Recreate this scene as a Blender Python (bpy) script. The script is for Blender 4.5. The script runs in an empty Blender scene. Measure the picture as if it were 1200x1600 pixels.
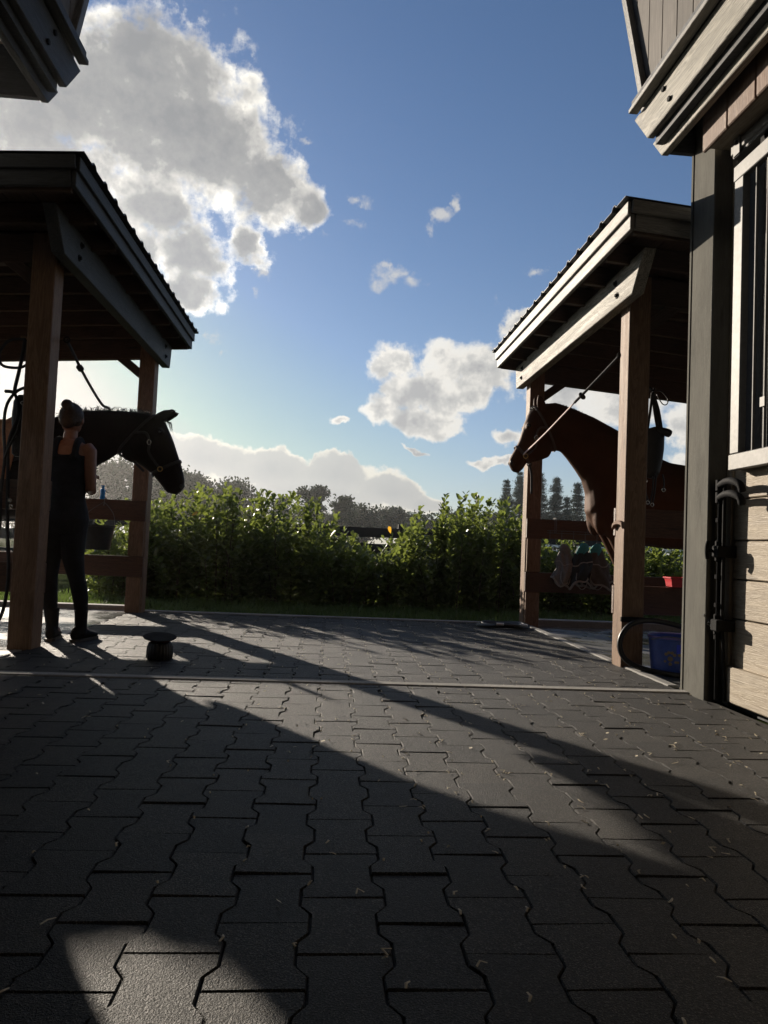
import bpy, math, random
import numpy as np
from mathutils import Vector, Matrix
R = math.radians
random.seed(7); rng = np.random.default_rng(7)
scene = bpy.context.scene
col = scene.collection

# ------------------------------------------------------------------ camera
YAW, PITCH, ROLL, CAMH, FPX = R(4.267), R(2.658), 0.042, 0.8, 1110.0
fw = Vector((math.sin(YAW)*math.cos(PITCH), math.cos(YAW)*math.cos(PITCH), math.sin(PITCH)))
rt0 = Vector((math.cos(YAW), -math.sin(YAW), 0)); up0 = rt0.cross(fw)
rt = rt0*math.cos(ROLL)+up0*math.sin(ROLL); up = -rt0*math.sin(ROLL)+up0*math.cos(ROLL)
cam_d = bpy.data.cameras.new('camera'); cam = bpy.data.objects.new('camera', cam_d); col.objects.link(cam)
cam.matrix_world = Matrix(((rt.x, up.x, -fw.x, 0), (rt.y, up.y, -fw.y, 0), (rt.z, up.z, -fw.z, CAMH), (0, 0, 0, 1)))
cam_d.sensor_fit = 'HORIZONTAL'; cam_d.sensor_width = 36.0; cam_d.lens = 36.0*FPX/1200.0
cam_d.clip_start = 0.02; cam_d.clip_end = 3000
scene.camera = cam
scene.view_settings.view_transform = 'Standard'; scene.view_settings.look = 'None'
scene.view_settings.gamma = 1.0; scene.view_settings.use_curve_mapping = False
scene.view_settings.exposure = EXPOSURE = 0.55
SKY = 0.070

# ------------------------------------------------------------------ sun and sky
SUN_AZ, SUN_EL = R(32), R(15.8)          # azimuth measured from +Y towards -X
sun_dir = Vector((-math.sin(SUN_AZ)*math.cos(SUN_EL), math.cos(SUN_AZ)*math.cos(SUN_EL), math.sin(SUN_EL)))
sd = bpy.data.lights.new('sun', 'SUN'); sd.energy = 5.0; sd.angle = R(0.6); sd.color = (1.0, 0.88, 0.73)
sun = bpy.data.objects.new('sun', sd); col.objects.link(sun)
sun.rotation_euler = sun_dir.to_track_quat('Z', 'Y').to_euler(); sun.location = sun_dir*50

world = bpy.data.worlds.new('World'); scene.world = world; world.use_nodes = True
def build_sky():
    nt = world.node_tree; nt.nodes.clear(); N = nt.nodes.new; L = nt.links.new
    def sock(s, v):
        if hasattr(v, 'is_output') or isinstance(v, bpy.types.NodeSocket): L(v, s)
        else: s.default_value = v
    def mth(op, a, b=0.0, c=0.0, clamp=False):
        n = N('ShaderNodeMath'); n.operation = op; n.use_clamp = clamp
        sock(n.inputs[0], a); sock(n.inputs[1], b); sock(n.inputs[2], c); return n.outputs[0]
    def vm(op, a, b=(0, 0, 0), c=(0, 0, 0), out=0):
        n = N('ShaderNodeVectorMath'); n.operation = op
        sock(n.inputs[0], a); sock(n.inputs[1], b)
        if op == 'MULTIPLY_ADD': sock(n.inputs[2], c)
        return n.outputs[out]
    def mapr(v, a, b, c, d, smooth=True):
        n = N('ShaderNodeMapRange'); n.interpolation_type = 'SMOOTHSTEP' if smooth else 'LINEAR'; n.clamp = True
        sock(n.inputs[0], v)
        for k, q in enumerate((a, b, c, d)): sock(n.inputs[k+1], q)
        return n.outputs[0]
    def noise(vec, scale, detail=6.0, rough=0.55, lac=2.0, dist=0.0):
        n = N('ShaderNodeTexNoise'); n.noise_dimensions = '3D'; L(vec, n.inputs['Vector'])
        n.inputs['Scale'].default_value = scale; n.inputs['Detail'].default_value = detail
        n.inputs['Roughness'].default_value = rough; n.inputs['Lacunarity'].default_value = lac
        n.inputs['Distortion'].default_value = dist; return n
    def mix(fac, a, b):
        n = N('ShaderNodeMix'); n.data_type = 'RGBA'; sock(n.inputs[0], fac); sock(n.inputs[6], a); sock(n.inputs[7], b); return n.outputs[2]
    tc = N('ShaderNodeTexCoord'); d = vm('NORMALIZE', tc.outputs['Generated'])
    sky = N('ShaderNodeTexSky'); sky.sky_type = 'NISHITA'; sky.sun_disc = False
    sky.sun_elevation = SUN_EL; sky.sun_rotation = -SUN_AZ
    sky.altitude = 0; sky.air_density = 1.0; sky.dust_density = 0.35; sky.ozone_density = 3.0
    sep = N('ShaderNodeSeparateXYZ'); L(d, sep.inputs[0])
    az = mth('ARCTAN2', sep.outputs[0], sep.outputs[1]); el = mth('ARCSINE', sep.outputs[2])
    cmb = N('ShaderNodeCombineXYZ'); L(az, cmb.inputs[0]); L(el, cmb.inputs[1])
    # warp so that cloud outlines are never elliptical
    w1 = noise(d, 9.0, 3.0, 0.6); w2 = noise(d, 40.0, 4.0, 0.62)
    wv = vm('MULTIPLY_ADD', w1.outputs['Color'], (0.16, 0.11, 0), (-0.08, -0.055, 0))
    wv2 = vm('MULTIPLY_ADD', w2.outputs['Color'], (0.044, 0.032, 0), (-0.022, -0.016, 0))
    P = vm('ADD', vm('ADD', cmb.outputs[0], wv), wv2)
    Psmall = vm('ADD', cmb.outputs[0], vm('SCALE', wv2, (0, 0, 0)))
    def field(P, blobs, sm=0.25, grow=1.0):
        acc = None
        for (a, e, ra, re) in blobs:
            ra *= grow; re *= grow
            v = vm('MULTIPLY_ADD', P, (1/ra, 1/re, 0), (-a/ra, -e/re, 0))
            f = mth('SUBTRACT', 1.0, vm('LENGTH', v, out=1))
            acc = f if acc is None else mth('SMOOTH_MAX', acc, f, sm)
        return acc
    A = [(-0.2808,0.5752,0.1055,0.0542),(-0.3543,0.5368,0.1039,0.0549),(-0.4209,0.4713,0.0974,0.0446),(-0.2591,0.5068,0.1196,0.0748),(-0.1858,0.4944,0.0879,0.0579),(-0.1088,0.4643,0.072,0.0398),(-0.0532,0.4396,0.0454,0.0241),(-0.2616,0.4208,0.0927,0.0571),(-0.2035,0.3648,0.0558,0.0421),(-0.1357,0.3928,0.0282,0.0292),(-0.2093,0.3204,0.0409,0.0277),(-0.2911,0.3708,0.0571,0.037),(-0.4933,0.5021,0.0829,0.0642)]
    B = [(0.0763,0.2579,0.0364,0.0291),(0.1471,0.2617,0.0433,0.0374),(0.206,0.2523,0.0533,0.0407),(0.2761,0.275,0.0519,0.0415),(0.1172,0.2176,0.047,0.0364),(0.1716,0.2146,0.0625,0.0364),(0.0865,0.1901,0.0326,0.0228),(0.1504,0.179,0.052,0.0211),(0.2492,0.3145,0.0264,0.0164),(0.3251,0.228,0.0752,0.0378),(0.3968,0.2056,0.0561,0.0332),(0.4668,0.1749,0.0306,0.0408),(0.4778,0.1253,0.0377,0.0214),(0.2315,0.1623,0.0264,0.0149),(0.303,0.1665,0.0341,0.0138),(0.0061,0.1625,0.0199,0.0071),(0.2293,0.1261,0.0229,0.0071),(0.1702,0.1795,0.0233,0.0106),(0.1249,0.1382,0.0216,0.0053)]
    C = [(-0.1764,0.1087,0.0645,0.0277),(-0.0891,0.0967,0.071,0.03),(0.0002,0.0953,0.0631,0.0322),(0.0734,0.0716,0.0631,0.0234),(0.1236,0.0574,0.0359,0.0162),(-0.0432,0.0635,0.1528,0.0303),(-0.2355,0.1172,0.0415,0.0221)]
    D = [(0.0785,0.3702,0.022,0.0145),(0.1238,0.4207,0.0119,0.017),(0.1596,0.4564,0.0082,0.0113),(0.2204,0.3444,0.0089,0.0146),(0.2752,0.3754,0.0167,0.0079),(0.0047,0.4316,0.0146,0.01),(0.0152,0.4589,0.0119,0.0053),(-0.1208,0.3329,0.0079,0.0121),(-0.1832,0.2662,0.0188,0.0099),(-0.1617,0.25,0.0078,0.0075),(0.0632,0.3817,0.0073,0.0064),(-0.058,0.5187,0.0164,0.007),(0.0972,0.361,0.0365,0.0146),(0.1391,0.4449,0.0128,0.0076),(0.0047,0.4316,0.02,0.014),(0.0152,0.4589,0.018,0.009),(-0.02,0.415,0.02,0.010),(-0.115,0.36,0.014,0.012)]
    P_half = vm('ADD', cmb.outputs[0], vm('MULTIPLY', vm('ADD', wv, wv2), (0.8, 0.8, 0)))
    P_low = vm('ADD', cmb.outputs[0], vm('MULTIPLY', vm('ADD', wv, wv2), (0.5, 0.3, 0)))
    P_wisp = vm('ADD', cmb.outputs[0], vm('MULTIPLY', wv2, (0.9, 0.9, 0)))
    fA = field(P_half, A, 0.6, 1.22); fB = field(P_half, B, 0.45, 1.12); fC = field(P_low, C, 0.2, 1.12); fD = field(P_wisp, D, 0.05, 1.5)
    # clouds of the rest of the sky: same kind of cumulus, placed by noise
    gen = noise(vm('MULTIPLY', d, (1, 1, 1.9)), 3.1, 3.0, 0.5)
    gf = mth('MULTIPLY_ADD', gen.outputs[0], 7.5, -4.15)
    inx = mapr(mth('ABSOLUTE', mth('SUBTRACT', az, 0.04)), 0.50, 0.68, 1.0, 0.0)
    iny = mapr(el, 0.60, 0.80, 1.0, 0.0)
    gf = mth('SUBTRACT', gf, mth('MULTIPLY', mth('MULTIPLY', inx, iny), 4.0))
    n1 = noise(d, 15.0, 8.0, 0.66); n2 = noise(vm('ADD', d, tuple(sun_dir*0.02)), 15.0, 4.0, 0.6)
    vor = N('ShaderNodeTexVoronoi'); vor.feature = 'F1'; vor.inputs['Scale'].default_value = 26
    vor.inputs['Detail'].default_value = 1.0; vor.inputs['Roughness'].default_value = 0.5
    L(vm('ADD', d, vm('SCALE', vm('SUBTRACT', w2.outputs['Color'], (.5, .5, .5)), (0, 0, 0))), vor.inputs['Vector'])
    for n in nt.nodes:
        if n.type == 'VECT_MATH' and n.operation == 'SCALE': n.inputs['Scale'].default_value = 0.05
    puff = mth('MULTIPLY_ADD', vor.outputs['Distance'], -0.5, 0.28)
    pert = mth('MULTIPLY_ADD', mth('SUBTRACT', n1.outputs[0], 0.5), 2.6, puff)
    relief = mth('MULTIPLY', mth('SUBTRACT', n1.outputs[0], n2.outputs[0]), 1.0)
    bigA = mth('MAXIMUM', fA, gf)
    dA = mth('MULTIPLY_ADD', pert, 0.62, bigA); dB = mth('MULTIPLY_ADD', pert, 0.6, fB); dC = mth('MULTIPLY_ADD', pert, 0.5, fC); dD = mth('MULTIPLY_ADD', pert, 1.5, mth('SUBTRACT', fD, 0.20))
    # emission colours (radiance before exposure): thin rims glow in the back light, thick cores are grey
    def ramp(v, stops):
        r = N('ShaderNodeValToRGB'); e = r.color_ramp.elements
        while len(e) < len(stops): e.new(0.5)
        for k, (p, c) in enumerate(stops): e[k].position = p; e[k].color = (*c, 1)
        sock(r.inputs[0], v); return r.outputs[0]
    tone = mth('MULTIPLY_ADD', w1.outputs[0], 0.7, -0.35)
    kA = mth('ADD', mth('MULTIPLY_ADD', relief, -1.0, mth('MINIMUM', mth('MULTIPLY_ADD', pert, 0.40, bigA), 0.62)), mth('MULTIPLY', tone, 0.6))
    kB = mth('ADD', mth('MULTIPLY_ADD', relief, -3.2, mth('MINIMUM', dB, 0.7)), tone)
    cA = ramp(kA, [(0.0, (0.60, 0.59, 0.56)), (0.17, (0.76, 0.73, 0.66)), (0.35, (0.42, 0.41, 0.39)), (0.50, (0.255, 0.257, 0.257)), (0.70, (0.205, 0.21, 0.218))])
    cB = ramp(kB, [(0.0, (0.62, 0.61, 0.58)), (0.3, (0.62, 0.60, 0.56)), (0.6, (0.46, 0.455, 0.44)), (1.0, (0.34, 0.342, 0.345))])
    cC = ramp(mth('MULTIPLY_ADD', relief, -1.0, dC), [(0.0, (0.60, 0.58, 0.53)), (0.12, (0.60, 0.57, 0.50)), (0.28, (0.40, 0.395, 0.38)), (1.0, (0.34, 0.34, 0.34))])
    # brighten towards the sun: forward scattering in cloud and haze
    dot = vm('DOT_PRODUCT', d, tuple(sun_dir), out=1)
    fs = mapr(dot, 0.70, 1.0, 0.90, 1.22)
    def scale_c(c, f):
        n = N('ShaderNodeMix'); n.data_type = 'RGBA'; n.blend_type = 'MULTIPLY'; n.inputs[0].default_value = 1.0
        L(c, n.inputs[6]); L(f, n.inputs[7]); return n.outputs[2]
    aA = mapr(dA, -0.05, 0.38, 0, 1); aB = mapr(dB, -0.02, 0.36, 0, 1); aC = mapr(dC, 0.0, 0.16, 0, 0.92); aD = mapr(dD, 0.0, 0.9, 0, 0.8)
    hz = mapr(el, -0.02, 0.02, 0.0, 1.0)
    base = scale_c(sky.outputs[0], N('ShaderNodeValue').outputs[0]); nt.nodes[-1].name
    val = [n for n in nt.nodes if n.type == 'VALUE'][0]; val.outputs[0].default_value = SKY
    tint = N('ShaderNodeRGB'); tint.outputs[0].default_value = (0.90, 0.95, 1.05, 1)
    base = scale_c(base, tint.outputs[0])
    hazef = mth('MULTIPLY', mth('EXPONENT', mth('MULTIPLY', mth('MAXIMUM', el, 0.0), -6.5)), 0.62)     # thin high haze, thickest at the horizon
    base = mix(hazef, base, (0.40, 0.405, 0.395, 1))
    dk = N('ShaderNodeMix'); dk.data_type = 'RGBA'; dk.blend_type = 'DARKEN'; dk.inputs[0].default_value = 1.0; L(base, dk.inputs[6]); dk.inputs[7].default_value = (0.50, 0.49, 0.46, 1); base = dk.outputs[2]
    c = mix(mth('MULTIPLY', aC, hz), base, scale_c(cC, fs))
    c = mix(mth('MULTIPLY', aD, hz), c, (0.46, 0.45, 0.43, 1))
    c = mix(mth('MULTIPLY', aB, hz), c, scale_c(cB, fs))
    c = mix(mth('MULTIPLY', aA, hz), c, scale_c(cA, mth('MULTIPLY', fs, mapr(el, 0.32, 0.54, 1.22, 0.95))))
    bg = N('ShaderNodeBackground'); L(c, bg.inputs[0]); bg.inputs[1].default_value = 1.0
    o = N('ShaderNodeOutputWorld'); L(bg.outputs[0], o.inputs[0])
build_sky()
world.cycles.sampling_method = 'MANUAL'; world.cycles.sample_map_resolution = 256

# ------------------------------------------------------------------ helpers
WM = {}                                    # world matrix of each object (for parenting without an update)
def link(o, parent=None, mw=None):
    col.objects.link(o)
    mw = mw if mw is not None else Matrix.Identity(4)
    WM[o.name] = mw
    if parent is not None:
        o.parent = parent; o.matrix_parent_inverse = WM[parent.name].inverted()
    o.matrix_basis = mw
    return o
def tag(o, label=None, cat=None, group=None, kind=None):
    if label: o['label'] = label
    if cat: o['category'] = cat
    if group: o['group'] = group
    if kind: o['kind'] = kind
    return o
def thing(name, loc, label, cat, group=None):
    o = bpy.data.objects.new(name, None); o.empty_display_size = 0.1
    link(o, None, Matrix.Translation(Vector(loc))); return tag(o, label, cat, group)
class MB:
    def __init__(s): s.v = []; s.f = []
    def add(s, vs, fs):
        k = len(s.v); s.v += [tuple(p) for p in vs]; s.f += [tuple(i+k for i in q) for q in fs]; return s
    def box(s, x0, x1, y0, y1, z0, z1):
        return s.add([(x0,y0,z0),(x1,y0,z0),(x1,y1,z0),(x0,y1,z0),(x0,y0,z1),(x1,y0,z1),(x1,y1,z1),(x0,y1,z1)],
                     [(3,2,1,0),(4,5,6,7),(0,1,5,4),(1,2,6,5),(2,3,7,6),(3,0,4,7)])
    def prism(s, poly, axis, a, b):        # poly: 2-D points; axis 0 -> (y,z), 1 -> (x,z), 2 -> (x,y)
        n = len(poly)
        def P(q, t): return ((t, q[0], q[1]), (q[0], t, q[1]), (q[0], q[1], t))[axis]
        vs = [P(q, a) for q in poly]+[P(q, b) for q in poly]
        fs = [tuple(range(n))[::-1], tuple(range(n, 2*n))]+[(i, (i+1) % n, n+(i+1) % n, n+i) for i in range(n)]
        return s.add(vs, fs)
    def loft(s, rings, caps=True):
        n = len(rings[0]); vs = [p for r in rings for p in r]; fs = []
        for k in range(len(rings)-1):
            for i in range(n): fs.append((k*n+i, k*n+(i+1) % n, (k+1)*n+(i+1) % n, (k+1)*n+i))
        if caps: fs.append(tuple(range(n))[::-1]); fs.append(tuple((len(rings)-1)*n+i for i in range(n)))
        return s.add(vs, fs)
    def tube(s, path, r, n=8, flat=None, upv=(0, 0, 1), caps=True, closed=False):
        path = [Vector(p) for p in path]; m = len(path)
        rs = r if isinstance(r, (list, tuple)) else [r]*m
        rings = []; U = None
        for i, p in enumerate(path):
            if closed: t = path[(i+1) % m]-path[(i-1) % m]
            else: t = path[min(i+1, m-1)]-path[max(i-1, 0)]
            if t.length < 1e-9: t = Vector((0, 0, 1))
            t.normalize()
            if U is None:
                U = Vector(upv); U = U-t*U.dot(t)
                if U.length < 1e-3: U = Vector((1, 0, 0))-t*t.x
            else: U = U-t*U.dot(t)
            if flat is not None:
                U2 = Vector(upv)-t*Vector(upv).dot(t)
                if U2.length > 1e-3: U = U2
            U.normalize(); V = t.cross(U); a, b = (1, 1) if flat is None else flat
            rings.append([p+U*(math.cos(2*math.pi*k/n)*rs[i]*a)+V*(math.sin(2*math.pi*k/n)*rs[i]*b) for k in range(n)])
        if closed: rings.append(rings[0]); caps = False
        return s.loft(rings, caps)
    def lathe(s, prof, c=(0, 0, 0), n=32, caps=False):
        rings = [[(c[0]+r*math.cos(2*math.pi*k/n), c[1]+r*math.sin(2*math.pi*k/n), c[2]+z) for k in range(n)] for r, z in prof]
        return s.loft(rings, caps)
    def build(s, name, mat, parent=None, smooth=False, bevel=0.0, seg=1, mw=None, sharp=None):
        me = bpy.data.meshes.new(name); me.from_pydata(s.v, [], s.f); me.update()
        mats = mat if isinstance(mat, (list, tuple)) else [mat]
        for m in mats: me.materials.append(m)
        if smooth:
            me.polygons.foreach_set('use_smooth', [True]*len(me.polygons))
            if sharp: me.set_sharp_from_angle(angle=R(sharp))
        o = bpy.data.objects.new(name, me); link(o, parent, mw)
        if bevel:
            b = o.modifiers.new('bevel', 'BEVEL'); b.width = bevel; b.segments = seg; b.limit_method = 'ANGLE'; b.angle_limit = R(35)
        return o
def fast_mesh(name, V, F, mat, parent=None, smooth=False):     # V (n,3), F (m,k) arrays
    me = bpy.data.meshes.new(name); V = np.asarray(V, np.float32); F = np.asarray(F, np.int32); m, k = F.shape
    me.vertices.add(len(V)); me.vertices.foreach_set('co', V.ravel())
    me.loops.add(m*k); me.loops.foreach_set('vertex_index', F.ravel())
    me.polygons.add(m); me.polygons.foreach_set('loop_start', np.arange(0, m*k, k, dtype=np.int32))
    me.update(calc_edges=True); me.validate()
    if smooth: me.polygons.foreach_set('use_smooth', [True]*len(me.polygons))
    for q in (mat if isinstance(mat, (list, tuple)) else [mat]): me.materials.append(q)
    o = bpy.data.objects.new(name, me); return link(o, parent)
def board(name, a, b, w, t, mat, parent, upv=(0, 0, 1), cut0=0.0, cut1=0.0, bevel=0.004):
    """plank from a to b; w = size along upv, t = thickness; cut* lengthen the upper edge at each end"""
    a = Vector(a); b = Vector(b); X = (b-a); L = X.length; X.normalize()
    Z = Vector(upv); Z = (Z-X*Z.dot(X)).normalized(); Y = Z.cross(X)
    m = MB(); h = L/2
    m.add([(-h,-t/2,-w/2),(h,-t/2,-w/2),(h,t/2,-w/2),(-h,t/2,-w/2),(-h-cut0,-t/2,w/2),(h+cut1,-t/2,w/2),(h+cut1,t/2,w/2),(-h-cut0,t/2,w/2)],
          [(3,2,1,0),(4,5,6,7),(0,1,5,4),(1,2,6,5),(2,3,7,6),(3,0,4,7)])
    c = (a+b)/2
    mw = Matrix(((X.x,Y.x,Z.x,c.x),(X.y,Y.y,Z.y,c.y),(X.z,Y.z,Z.z,c.z),(0,0,0,1)))
    return m.build(name, mat, parent, bevel=bevel, mw=mw)
def clone(o, parent, mw):
    c = o.copy(); return link(c, parent, mw)
def bez(pts, n=10):                        # Catmull-Rom through points
    P = [Vector(p) for p in pts]; out = []
    for i in range(len(P)-1):
        p0 = P[max(i-1, 0)]; p1 = P[i]; p2 = P[i+1]; p3 = P[min(i+2, len(P)-1)]
        for k in range(n):
            t = k/n; out.append(0.5*((2*p1)+(p2-p0)*t+(2*p0-5*p1+4*p2-p3)*t*t+(3*p1-p0-3*p2+p3)*t**3))
    out.append(P[-1]); return out

# ------------------------------------------------------------------ materials
class Mat:
    def __init__(s, name):
        s.m = bpy.data.materials.new(name); s.m.use_nodes = True; s.nt = s.m.node_tree; s.nt.nodes.clear()
        s.out = s.n('ShaderNodeOutputMaterial'); s.b = s.n('ShaderNodeBsdfPrincipled'); s.l(s.b.outputs[0], s.out.inputs[0])
    def n(s, t): return s.nt.nodes.new(t)
    def l(s, a, b): s.nt.links.new(a, b)
    def sk(s, i, v):
        if isinstance(v, bpy.types.NodeSocket): s.l(v, i)
        else: i.default_value = v
    def coord(s, scale=(1, 1, 1), kind='Object', rand=True):
        t = s.n('ShaderNodeTexCoord'); mp = s.n('ShaderNodeMapping'); mp.inputs['Scale'].default_value = scale
        v = t.outputs[kind]
        if rand:
            oi = s.n('ShaderNodeObjectInfo'); a = s.n('ShaderNodeVectorMath'); a.operation = 'ADD'
            k = s.n('ShaderNodeVectorMath'); k.operation = 'MULTIPLY'; s.l(oi.outputs['Random'], k.inputs[0]); k.inputs[1].default_value = (17.3, 9.1, 23.7)
            s.l(v, a.inputs[0]); s.l(k.outputs[0], a.inputs[1]); v = a.outputs[0]
        s.l(v, mp.inputs[0]); return mp.outputs[0]
    def noise(s, vec, scale, detail=4, rough=.55, dist=0.0):
        n = s.n('ShaderNodeTexNoise'); s.l(vec, n.inputs['Vector']); n.inputs['Scale'].default_value = scale
        n.inputs['Detail'].default_value = detail; n.inputs['Roughness'].default_value = rough; n.inputs['Distortion'].default_value = dist
        return n.outputs[0]
    def math(s, op, a, b=0.0, clamp=False):
        n = s.n('ShaderNodeMath'); n.operation = op; n.use_clamp = clamp; s.sk(n.inputs[0], a); s.sk(n.inputs[1], b); return n.outputs[0]
    def ramp(s, v, stops, interp='LINEAR'):
        r = s.n('ShaderNodeValToRGB'); r.color_ramp.interpolation = interp; e = r.color_ramp.elements
        while len(e) < len(stops): e.new(.5)
        for k, (p, c) in enumerate(stops): e[k].position = p; e[k].color = (*c, 1) if len(c) == 3 else c
        s.l(v, r.inputs[0]); return r.outputs[0]
    def mix(s, fac, a, b, mode='MIX'):
        n = s.n('ShaderNodeMix'); n.data_type = 'RGBA'; n.blend_type = mode; s.sk(n.inputs[0], fac)
        s.sk(n.inputs[6], a if isinstance(a, bpy.types.NodeSocket) else (*a, 1)); s.sk(n.inputs[7], b if isinstance(b, bpy.types.NodeSocket) else (*b, 1)); return n.outputs[2]
    def bump(s, h, strength=.3, dist=.01):
        n = s.n('ShaderNodeBump'); n.inputs['Strength'].default_value = strength; n.inputs['Distance'].default_value = dist
        s.l(h, n.inputs['Height']); s.l(n.outputs[0], s.b.inputs['Normal'])
    def set(s, **k):
        for a, v in k.items(): s.sk(s.b.inputs[{'color':'Base Color','rough':'Roughness','metal':'Metallic','spec':'Specular IOR Level','sheen':'Sheen Weight','coat':'Coat Weight','trans':'Transmission Weight'}[a]], v)
        return s
def m_wood(name, dark, light, rough=.65, bump=.35, weather=0.0, wcol=(.3, .3, .28), spec=.3, grainscale=1.0):
    M = Mat(name); v = M.coord((0.55*grainscale, 7*grainscale, 7*grainscale))
    warp = M.noise(v, 1.6, 3, .5)
    r = M.noise(v, 2.4, 6, .62, 1.4)
    v2 = M.coord((2.5, 130, 130)); fine = M.noise(v2, 1.0, 3, .6)
    bands = M.math('FRACT', M.math('MULTIPLY', r, 9.0))
    bands = M.math('ABSOLUTE', M.math('SUBTRACT', M.math('MULTIPLY', bands, 2.0), 1.0))
    g = M.math('ADD', M.math('MULTIPLY', bands, .55), M.math('MULTIPLY', fine, .55), True)
    c = M.ramp(g, [(.12, dark), (.85, light)])
    big = M.noise(M.coord((1, 1, 1)), 2.2, 4, .6)
    c = M.mix(M.math('MULTIPLY', M.math('SUBTRACT', big, .35), 1.2, True), c, M.mix(.5, c, dark))
    vo = M.n('ShaderNodeTexVoronoi'); M.l(M.coord((1.5, 9, 9)), vo.inputs['Vector']); vo.inputs['Scale'].default_value = 1.1
    kn = M.math('SUBTRACT', 1.0, M.math('MULTIPLY', vo.outputs['Distance'], 6.5), True)
    c = M.mix(M.math('MULTIPLY', kn, .75), c, tuple(x*.35 for x in dark))
    st = M.noise(M.coord((.8, 2.2, 2.2)), 2.0, 6, .72)
    c = M.mix(M.math('MULTIPLY', M.math('SUBTRACT', st, .52), 4.5, True), c, M.mix(.6, c, tuple(x*.5 for x in dark)))
    if weather:
        wz = M.noise(M.coord((.9, 4, 4)), 3.0, 6, .7)
        c = M.mix(M.math('MULTIPLY', M.math('SUBTRACT', wz, .42), 5*weather, True), c, wcol)
    M.set(color=c, spec=spec)
    M.sk(M.b.inputs['Roughness'], M.math('ADD', M.math('MULTIPLY', fine, .25), rough-.12))
    M.bump(M.math('ADD', M.math('MULTIPLY', bands, .6), fine), bump, .004)
    return M.m
def m_plain(name, c, rough=.5, metal=0.0, var=.25, scale=20, bump=.0, spec=.5, rand=True):
    M = Mat(name); v = M.coord(rand=rand); n = M.noise(v, scale, 5, .6)
    d = tuple(x*(1-var) for x in c); li = tuple(min(1, x*(1+var)) for x in c)
    M.set(color=M.ramp(n, [(.3, d), (.7, li)]), rough=rough, metal=metal, spec=spec)
    if bump: M.bump(n, bump, .01)
    return M.m
W_POST = m_wood('wood_post', (.135, .075, .044), (.28, .175, .108), .6, .4)
W_RAIL = m_wood('wood_rail', (.060, .028, .018), (.13, .062, .036), .5, .35, spec=.4)
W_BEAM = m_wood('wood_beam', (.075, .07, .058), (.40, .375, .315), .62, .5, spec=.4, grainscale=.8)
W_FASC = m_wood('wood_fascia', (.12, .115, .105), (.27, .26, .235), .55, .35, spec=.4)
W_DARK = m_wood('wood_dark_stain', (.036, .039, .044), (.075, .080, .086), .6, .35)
W_RAFT = m_wood('wood_rafter', (.055, .036, .027), (.12, .08, .06), .65, .3)
W_GREY = m_wood('wood_grey_paint', (.12, .117, .104), (.155, .152, .137), .85, .2, .3, (.21, .205, .18), spec=.06)
W_DOOR = m_wood('wood_door_plank', (.26, .21, .155), (.44, .38, .29), .6, .45)
W_SIDE = m_wood('wood_siding', (.085, .072, .060), (.19, .165, .14), .65, .5)
W_BROWN = m_wood('wood_brown_siding', (.14, .085, .06), (.25, .165, .12), .6, .4)
W_BLACK = m_wood('wood_black_fence', (.012, .011, .011), (.03, .028, .026), .5, .3)
ROOF = m_plain('roof_metal', (.035, .037, .04), .45, .2, .2, 6)
STEEL = m_plain('galvanised_steel', (.17, .169, .164), .6, .3, .15, 30)
BLACKM = m_plain('black_iron', (.014, .014, .015), .75, 0, .3, 40, .15, .12)
CHROME = m_plain('bright_buckle', (.7, .68, .62), .18, 1.0, .1, 30)
BRASS = m_plain('brass_fitting', (.62, .42, .16), .3, 1.0, .15, 30)
LEATHER = m_plain('dark_leather', (.016, .012, .010), .55, 0, .35, 60, .2)
TAN = m_plain('tan_leather', (.33, .13, .055), .5, 0, .25, 30, .2)
PINK = m_plain('faded_strap', (.72, .55, .50), .7, 0, .15, 80, .2)
ROPE = m_plain('dark_rope', (.035, .034, .038), .8, 0, .3, 120, .3)
HOSE = m_plain('black_hose', (.014, .014, .015), .38, 0, .3, 30)
def m_paver(name, base=.0165):
    M = Mat(name); v = M.coord((1, 1, 1)); g = M.noise(v, 240, 2, .8); g2 = M.noise(v, 95, 3, .6); d = M.noise(v, 9, 4, .6)
    w = M.coord(kind='Object', rand=False)
    geo = M.n('ShaderNodeNewGeometry'); dirt = M.noise(geo.outputs['Position'], 1.7, 6, .65)
    c = M.ramp(g, [(.38, (base*.30, base*.29, base*.28)), (.56, (base*1.1, base*1.07, base*1.0)), (.66, (base*8.5, base*7.8, base*6.8))])  # lightest grain stop paints sunlit glints into the rubber's colour
    c = M.mix(M.math('MULTIPLY', M.math('SUBTRACT', dirt, .46), 3.4, True), c, M.mix(.55, c, (base*3.4, base*3.0, base*2.5)))
    dk_ = M.noise(geo.outputs['Position'], 4.3, 6, .7)
    c = M.mix(M.math('MULTIPLY', M.math('SUBTRACT', dk_, .55), 5, True), c, (base*.35, base*.34, base*.33))
    oi = M.n('ShaderNodeObjectInfo')
    c = M.mix(1.0, c, M.ramp(oi.outputs['Random'], [(0, (.58, .58, .60)), (1, (1.4, 1.36, 1.28))]), 'MULTIPLY')
    M.set(color=c, spec=.34); M.sk(M.b.inputs['Roughness'], M.math('ADD', M.math('MULTIPLY', g2, .35), .36))
    M.bump(M.math('ADD', M.math('MULTIPLY', g, 1.5), M.math('ADD', M.math('MULTIPLY', g2, .25), M.math('MULTIPLY', d, .5))), 1.0, .007)
    return M.m
PAVER = m_paver('rubber_paver')
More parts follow.
